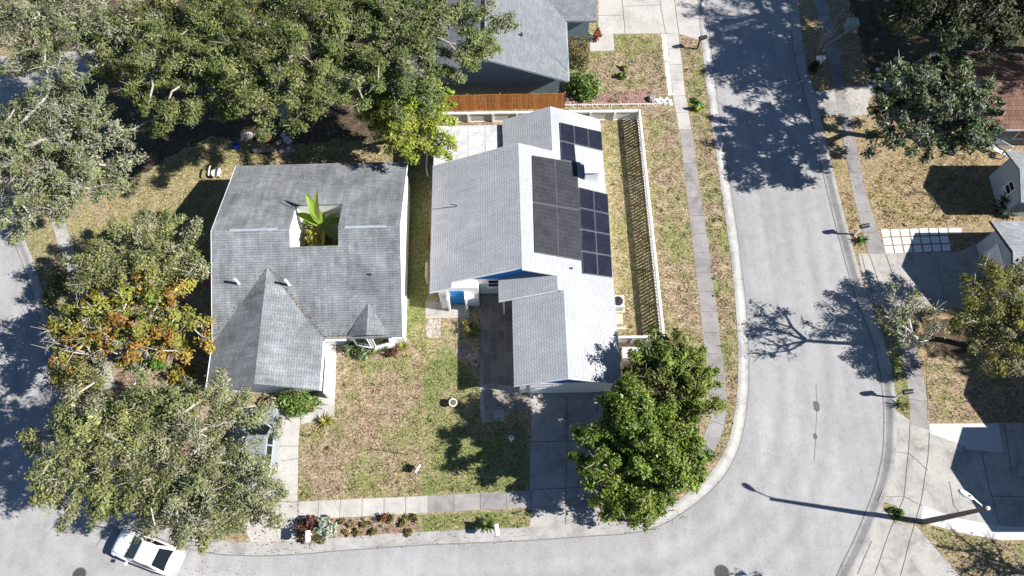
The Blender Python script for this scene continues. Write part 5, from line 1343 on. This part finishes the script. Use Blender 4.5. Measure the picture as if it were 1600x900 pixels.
for lab, p, rx, ry in (('larger dark tar patch on the road hairline', (1276, 635), .20, .36), ('smaller dark tar patch on the road hairline', (1274, 682), .13, .20)):
    x, y = G(*p, -.12); rr = random.Random(int(p[1])); m = MB((x, y, -.12))
    m.prism([(x + math.cos(6.283 * k / 18) * rx * rr.uniform(.85, 1.1), y + math.sin(6.283 * k / 18) * ry * rr.uniform(.85, 1.1), -.117) for k in range(18)], .03)
    o = m.build('tar_patch', M['patch']); o.location = (x, y, -.12); tag(o, lab, 'road patch')

# ------------------------------------------------------------------ garden things
pl = thing('planter_urn', 'round pale urn standing on the front lawn', 'planter', (*G(709, 632), 0))
MB().lathe((0, 0), [(.16, 0), (.17, .05), (.09, .12), (.10, .2), (.24, .38), (.27, .46), (.27, .50), (.20, .50)], 18).build('bowl', M['stone'], pl)
MB().lathe((0, 0), [(.19, .47), (.19, .503)], 16).build('soil', M['joint'], pl)
sg = thing('yard_sign', 'small white sign board on the seam of the front lawns', 'sign', (*G(654, 734), 0), R(60))
MB().box(-.02, .02, -.02, .02, 0, .75).build('stake', M['whitepaint'], sg); MB().box(-.26, .26, -.035, -.022, .28, .72).build('board', M['whitepaint'], sg)
rd = thing('garden_rod', 'thin dark rod with a small leafy top standing on the brown lawn', 'rod', (*G(636, 710), 0))
MB().tube([(0, 0, 0), (0, 0, 1.7)], .018, 6).build('rod', M['darkmetal'], rd); MB().tube([(-.12, 0, 1.55), (0, 0, 1.72), (.14, .05, 1.6)], .02, 5).build('hook', M['darkmetal'], rd)
bb = thing('lamp_post', 'white post with a ring shaped top in the tree shade by the drive', 'post', (*G(799, 690), 0))
MB().tube([(0, 0, 0), (0, 0, 1.05)], .045, 8).build('post', M['whitepaint'], bb)
tor = MB(); tor.tube([(math.cos(6.283 * k / 14) * .13, 0.0 + math.sin(6.283 * k / 14) * .13, 1.10) for k in range(15)], .035, 6, cap=False); tor.build('ring', M['whitepaint'], bb)
MB().box(-.16, .16, -.025, .025, 1.02, 1.06).build('crosspiece', M['whitepaint'], bb)
a_ = thing('air_conditioner', 'pale air conditioning unit tucked under the east eave', 'air conditioner', (*G(963, 478), 0))
MB().box(-.40, .40, -.42, .42, .1, .85).build('casing', M['acmetal'], a_, bevel=.03); MB().lathe((0, 0), [(.33, .851), (.33, .875), (.12, .90)], 16).build('fan_grille', M['darkmetal'], a_); MB().box(-.48, .5, -.5, .5, 0, .098).build('pad', M['conc_white'], a_)
bx1 = thing('meter_box', 'brown utility box with white base just south of the air conditioner', 'utility box', (*G(966, 503), 0))
MB().box(-.32, .22, -.35, .35, .08, .6).build('casing', M['beigewood'], bx1, bevel=.02); MB().box(-.4, .42, -.52, -.38, 0, .12).build('kerbstone', M['conc_white'], bx1)
st_ = thing('storage_bench', 'pale grey storage box outside the white fence near the garage', 'storage box', (*G(984, 556), 0), R(1))
MB().box(-.55, .55, -.34, .34, 0, .62).build('chest', M['vinyl_dirty'], st_, bevel=.02); MB().box(-.58, .58, -.38, .38, .622, .70).build('lid', M['vinyl_dirty'], st_, bevel=.02)
wb_ = thing('wooden_bench', 'white slatted garden bench beside the magnolia', 'bench', (*G(1553, 238), 0), R(-38))
for k in range(3): MB().box(-.75, .75, -.24 + k * .17, -.11 + k * .17, .42, .45).build('seat_slat', M['whitepaint'], wb_)
for k in range(3): MB().box(-.75, .75, .30 + k * .03, .325 + k * .03, .52 + k * .15, .63 + k * .15).build('back_slat', M['whitepaint'], wb_)
for x in (-.68, .68):
    MB().box(x - .035, x + .035, -.24, -.18, 0, .62).build('leg', M['whitepaint'], wb_); MB().box(x - .035, x + .035, .32, .40, 0, .95).build('leg', M['whitepaint'], wb_); MB().box(x - .04, x + .04, -.24, .33, .622, .66).build('armrest', M['whitepaint'], wb_)
SS = 'white stepping stones curving through the shade'
for k, (px, py) in enumerate([(1359, 136), (1366, 127), (1374, 118), (1382, 111), (1391, 104), (1401, 105), (1362, 120), (1371, 109), (1389, 113), (1409, 103)]):
    x, y = G(px, py); m = MB((x, y, 0)); m.lathe((x, y), [(.17, 0), (.17, .05), (.12, .07)], 12); o = m.build('stepping_stone', M['pav_white']); o.location = (x, y, Z2); tag(o, 'round white stepping stone in the shade left of the magnolia', 'stepping stone', SS)
rg_ = thing('lawn_ring', 'dark edging ring of a former tree bed on the tan lawn', 'edging', (*G(1438, 318), 0))
mb = MB(); mb.tube([(math.cos(6.283 * k / 40) * 1.05 , math.sin(6.283 * k / 40) * .95, .03) for k in range(-9, 16)], .04, 5, cap=True); mb.build('edging_strip', M['bark_dark'], rg_)
# backyard of the courtyard house
fr_ = thing('garden_chair', 'round white garden chair at the north west corner of the shingled house', 'chair', (*G(340, 274), 0))
MB().lathe((0, 0), [(.30, .36), (.36, .40), (.30, .43)], 14).build('seat', M['stone'], fr_)
for sg_2 in (-1, 1): MB().tube([(sg_2 * .36, math.sin(t) * .42, .45 + .22 * math.cos(t * .6)) for t in (-1.3, -.8, -.3, .2, .7, 1.2)], .05, 7).build('armrest', M['stone'], fr_)
for ax, ay in ((-.25, -.2), (.25, -.2), (-.25, .2), (.25, .2)): MB().tube([(ax, ay, 0), (ax, ay, .37)], .035, 6).build('leg', M['stone'], fr_)
bk = thing('bucket', 'bright blue plastic tub in the shade of the backyard oak', 'bucket', (*G(371, 231), 0))
MB().lathe((0, 0), [(.17, 0), (.22, .32), (.24, .34), (.24, .36), (.21, .36), (.18, .30)], 16).build('tub', M['bucket'], bk)
lg = thing('log', 'short sawn log lying on the backyard grass', 'log', (*G(416, 237), 0))
MB().tube([(-.85, -.02, .16), (-.3, .02, .17), (.75, .05, .13)], [.19, .17, .13], 10).build('trunk', M['bark'], lg, smooth=False)
tp = thing('terracotta_pot', 'terracotta pot tipped over behind the log', 'pot', (*G(418, 218), 0))
MB().tube([(-.3, -.12, .26), (.1, .05, .24), (.32, .14, .22)], [.34, .27, .2], 14, cap=False).build('pot', M['terra'], tp); MB().tube([(-.33, -.135, .26), (-.27, -.11, .26)], .37, 14, cap=False).build('rim', M['terra'], tp)
x, y = G(382, 214); cbk = MB((x, y, 0)); cbk.obox((x, y), .2, .15, 0, .28, .2); o = cbk.build('concrete_block', M['stone'], bevel=.02); o.location = (x, y, 0); tag(o, 'left one of the pale blocks at the shaded edge of the backyard', 'block')
x, y = G(391, 214); cbk = MB((x, y, 0)); cbk.obox((x, y), .2, .2, 0, .34, .1); o = cbk.build('concrete_block', M['stone'], bevel=.02); o.location = (x, y, 0); tag(o, 'right one of the pale blocks at the shaded edge of the backyard', 'block')
SP = 'rubble stones around the stumps'
rr = random.Random(9)
for k, (px, py) in enumerate([(443, 212), (450, 210), (456, 213), (448, 219), (438, 222), (446, 224), (452, 222), (441, 236), (446, 238), (452, 234), (457, 236), (449, 241), (434, 224)]):
    x, y = G(px, py); r = rr.uniform(.14, .26); m = MB((x, y, 0)); m.lathe((x, y), [(r, 0), (r * 1.1, r * .5), (r * .5, r * 1.0)], 7)
    o = m.build('rock', M['rock' if k % 3 else 'stone']); o.location = (x, y, 0); o.rotation_euler = (0, 0, rr.uniform(0, 6)); tag(o, 'rough stone of the rubble heap east of the log', 'rock', SP)

# ------------------------------------------------------------------ grass blades and fallen leaves: nobody could count them
def inside(poly, x, y):
    c = np.zeros(len(x), bool); n = len(poly)
    for i in range(n):
        (x1, y1), (x2, y2) = poly[i], poly[(i + 1) % n]
        if y1 == y2: continue
        c ^= ((y1 > y) != (y2 > y)) & (x < (x2 - x1) * (y - y1) / (y2 - y1) + x1)
    return c
def scatter(poly, dens, rg):
    xs, ys = [p[0] for p in poly], [p[1] for p in poly]
    n = int((max(xs) - min(xs)) * (max(ys) - min(ys)) * dens)
    x = rg.uniform(min(xs), max(xs), n); y = rg.uniform(min(ys), max(ys), n); k = inside(poly, x, y)
    return x[k], y[k]
GR = {'brown': [(.33, .27, .17), (.27, .20, .14), (.24, .23, .10), (.38, .31, .21)], 'green': [(.17, .20, .06), (.22, .22, .08), (.29, .25, .12)], 'yellow': [(.34, .29, .16), (.26, .235, .10), (.35, .28, .17)], 'tan': [(.36, .28, .16), (.29, .20, .12), (.24, .21, .08)]}
LW = [([(500, 560), (663, 552), (660, 650), (660, 775), (466, 782), (470, 664), (522, 655), (527, 560)], 'brown'), ([(662, 530), (700, 560), (745, 600), (752, 655), (822, 660), (822, 766), (660, 773)], 'green'),
      ([(640, 250), (668, 260), (664, 480), (660, 555), (633, 530)], 'green'), ([(945, 190), (997, 190), (1030, 520), (972, 525)], 'yellow'), ([(1004, 172), (1052, 172), (1061, 205), (1073, 310), (1088, 420), (1098, 520), (1100, 570), (1048, 580), (1038, 520), (1020, 330)], 'brown'),
      ([(1062, 58), (1093, 66), (1115, 205), (1133, 320), (1147, 440), (1155, 560), (1152, 640), (1141, 688), (1119, 728), (1085, 762), (1055, 785), (1022, 802), (1083, 746), (1122, 702), (1136, 655), (1135, 600), (1124, 505), (1108, 390), (1094, 290), (1082, 200)], 'brown'),
      ([(962, 56), (1031, 56), (1043, 146), (945, 150), (900, 142), (905, 84), (960, 82)], 'brown'), ([(130, 350), (200, 290), (330, 215), (560, 215), (630, 252), (372, 256), (330, 300), (325, 400)], 'yellow'), ([(662, 807), (830, 798), (826, 824), (667, 831)], 'green'),
      ([(1312, 300), (1330, 300), (1354, 390), (1345, 392), (1332, 380)], 'tan'), ([(1356, 300), (1390, 250), (1530, 240), (1530, 350), (1376, 357)], 'tan'), ([(1450, 570), (1600, 560), (1600, 657), (1453, 657)], 'brown'), ([(1440, 819), (1500, 836), (1562, 848), (1620, 850), (1620, 930), (1525, 930), (1507, 905)], 'tan'), ([(1400, 560), (1416, 600), (1419, 650), (1402, 636)], 'green')]
rg = np.random.default_rng(77)
bx_l, col_l = [], []
for px, kind in LW:
    x, y = scatter(GL(px), 95, rg); n = len(x)
    # tufts gather in clumps
    keep = (np.sin(x * 5.1 + 1.3 * np.sin(y * 3.7)) + np.sin(y * 5.9 + 1.1 * np.sin(x * 4.3)) + rg.normal(size=n) * .9) > -.1
    x, y = x[keep], y[keep]; n = len(x); pal = np.array(GR[kind])
    c = pal[rg.integers(0, len(pal), n)] * rg.uniform(.7, 1.3, (n, 1))
    bx_l.append(np.stack([x, y], 1)); col_l.append(c)
XY, CC = np.concatenate(bx_l), np.concatenate(col_l); n = len(XY)
a = rg.uniform(0, 6.283, n); h = rg.uniform(.04, .11, n); w = rg.uniform(.03, .06, n); lean = rg.uniform(.02, .10, n)
ca, sa = np.cos(a), np.sin(a)
T3 = np.empty((n, 3, 3)); z0 = .012
T3[:, 0] = np.stack([XY[:, 0] - sa * w, XY[:, 1] + ca * w, np.full(n, z0)], 1); T3[:, 1] = np.stack([XY[:, 0] + sa * w, XY[:, 1] - ca * w, np.full(n, z0)], 1)
T3[:, 2] = np.stack([XY[:, 0] + ca * lean, XY[:, 1] + sa * lean, z0 + h], 1)
def tri_mesh(name, V, C, mat):
    n = len(V); k = V.shape[1]; me = bpy.data.meshes.new(name)
    me.vertices.add(k * n); me.vertices.foreach_set('co', V.reshape(-1)); me.loops.add(k * n); me.loops.foreach_set('vertex_index', np.arange(k * n, dtype=np.int32))
    me.polygons.add(n); me.polygons.foreach_set('loop_start', np.arange(0, k * n, k, dtype=np.int32))
    at = me.color_attributes.new('Col', 'FLOAT_COLOR', 'POINT'); c4 = np.ones((n, k, 4)); c4[:, :, :3] = C[:, None, :]; at.data.foreach_set('color', c4.reshape(-1))
    me.update(calc_edges=True); me.validate(); me.materials.append(mat)
    o = bpy.data.objects.new(name, me); COL.objects.link(o); return o
tag(tri_mesh('grass', T3, np.clip(CC, 0, 1), M['blade']), 'short dry winter grass over all the lawns and verges', 'grass', kind='stuff')
# fallen leaves under the trees, on the verges and along the gutters
LV = [([(470, 812), (830, 800), (827, 850), (470, 862)], 5), ([(940, 700), (1080, 720), (1060, 800), (930, 830)], 22), ([(60, 420), (180, 420), (330, 640), (330, 860), (150, 830), (90, 640)], 14), ([(330, 780), (470, 780), (470, 870), (260, 870)], 9), ([(1360, 470), (1600, 480), (1600, 600), (1390, 600)], 9), ([(1290, 0), (1540, 0), (1540, 300), (1320, 300)], 8),
      ([(830, 600), (950, 600), (950, 700), (830, 700)], 5), ([(330, 210), (560, 210), (640, 250), (330, 260)], 14), ([(690, 176), (790, 176), (780, 198), (684, 198)], 40), ([(1430, 815), (1600, 850), (1600, 900), (1510, 900)], 5), ([(270, 880), (420, 870), (420, 900), (270, 900)], 4), ([(980, 810), (1060, 790), (1080, 815), (985, 850)], 6)]
ps = []
for px, dn in LV:
    x, y = scatter(GL(px), dn, rg); ps.append(np.stack([x, y], 1))
nf = sum(len(q) for q in ps); zroof = []
ca_, sa_ = math.cos(R(1.8)), math.sin(R(1.8))
for x0_, y0_, x1_, y1_, sp_, k_ in ((.92, .05, -2.3, 4.0, .16, 130), (1.1, .1, 2.4, .1, .12, 50), (-5.7, .1, -2.5, 4.0, .14, 60), (-5.5, 9.0, 5.5, 12.4, 1.2, 90)):
    t_ = rg.random(k_); lx_ = x0_ + (x1_ - x0_) * t_ + rg.normal(0, sp_, k_); ly_ = y0_ + (y1_ - y0_) * t_ + np.abs(rg.normal(0, sp_, k_))
    ly_ = np.clip(ly_, .03, 12.5); lx_ = np.clip(lx_, -5.7, 5.6)
    ps.append(np.stack([-12.44 + lx_ * ca_ - ly_ * sa_, 15.0 + lx_ * sa_ + ly_ * ca_], 1)); zroof.append(np.where(ly_ < 6.4, 2.6 + ly_ * .375, 5.0 - (ly_ - 6.4) * .375) + .02)
ps = np.concatenate(ps); n = len(ps); pal = np.array(PAL['leafbrown'])
a = rg.uniform(0, 6.283, n); L = rg.uniform(.03, .065, n); ca, sa = np.cos(a), np.sin(a)
V = np.empty((n, 4, 3)); zz = .035 + rg.uniform(0, .01, n); zz[nf:] = np.concatenate(zroof)
for k, (u, v, dz) in enumerate(((-1, 0, 0), (0, -.55, .02), (1, 0, .005), (0, .55, .025))):
    V[:, k] = np.stack([ps[:, 0] + (ca * u - sa * v) * L, ps[:, 1] + (sa * u + ca * v) * L, zz + dz], 1)
tag(tri_mesh('fallen_leaves', V, pal[rg.integers(0, 3, n)] * rg.uniform(.6, 1.2, (n, 1)), M['blade']), 'dry brown leaves lying under the trees and on the pavements', 'leaves', kind='stuff')

# small weeds and rosettes through beds, verges and lawns
wv, wc = [], []
WD = [([(470, 813), (640, 805), (658, 832), (520, 842), (478, 845)], 3.0, 'tuft'), ([(527, 536), (640, 531), (644, 546), (600, 555), (528, 556)], 3.0, 'sage'), ([(662, 540), (822, 660), (822, 766), (660, 773)], .5, 'bright'), ([(500, 560), (660, 552), (658, 774), (467, 781), (470, 664)], .35, 'tuft'),
      ([(1004, 172), (1052, 172), (1100, 570), (1048, 580)], .45, 'bright'), ([(945, 190), (997, 190), (1030, 520), (972, 525)], .3, 'bright'), ([(1062, 58), (1093, 66), (1155, 560), (1135, 600), (1108, 390)], .6, 'bright'), ([(150, 430), (330, 390), (326, 600), (345, 640), (360, 760), (200, 770), (170, 600)], 1.6, 'bright'),
      ([(980, 100), (1040, 70), (1045, 146), (990, 146)], 1.6, 'silver'), ([(940, 144), (1018, 144), (1016, 161), (942, 161)], 3.0, 'tuft'), ([(1440, 819), (1562, 848), (1620, 930), (1525, 930)], .5, 'tuft'), ([(1356, 300), (1390, 250), (1530, 240), (1530, 350), (1376, 357)], .4, 'tuft'), ([(700, 500), (748, 560), (748, 640), (690, 600)], 1.0, 'tuft'), ([(660, 806), (830, 798), (826, 824), (667, 831)], .8, 'bright')]
for px, dn, pal in WD:
    x, y = scatter(GL(px), dn, rg)
    for a_, b_ in zip(x, y):
        k = int(rg.integers(8, 26)); r = rg.uniform(.08, .24)
        wv.append(np.stack([a_ + rg.normal(0, r * .55, k), b_ + rg.normal(0, r * .55, k), rg.uniform(.03, .05 + r * .5, k)], 1))
        c = np.array(PAL[pal]); wc.append(c[rg.integers(0, len(c), k)] * rg.uniform(.6, 1.1))
wv, wc = np.concatenate(wv), np.concatenate(wc)
tag(leaf_mesh('weeds', None, (0, 0, 0), wv, rg.normal(size=wv.shape) * .6 + np.array([0, 0, .8]), .085, wc, rg, M['blade'], .5), 'little weeds and rosettes growing through lawns, verges and beds', 'weeds', kind='stuff')
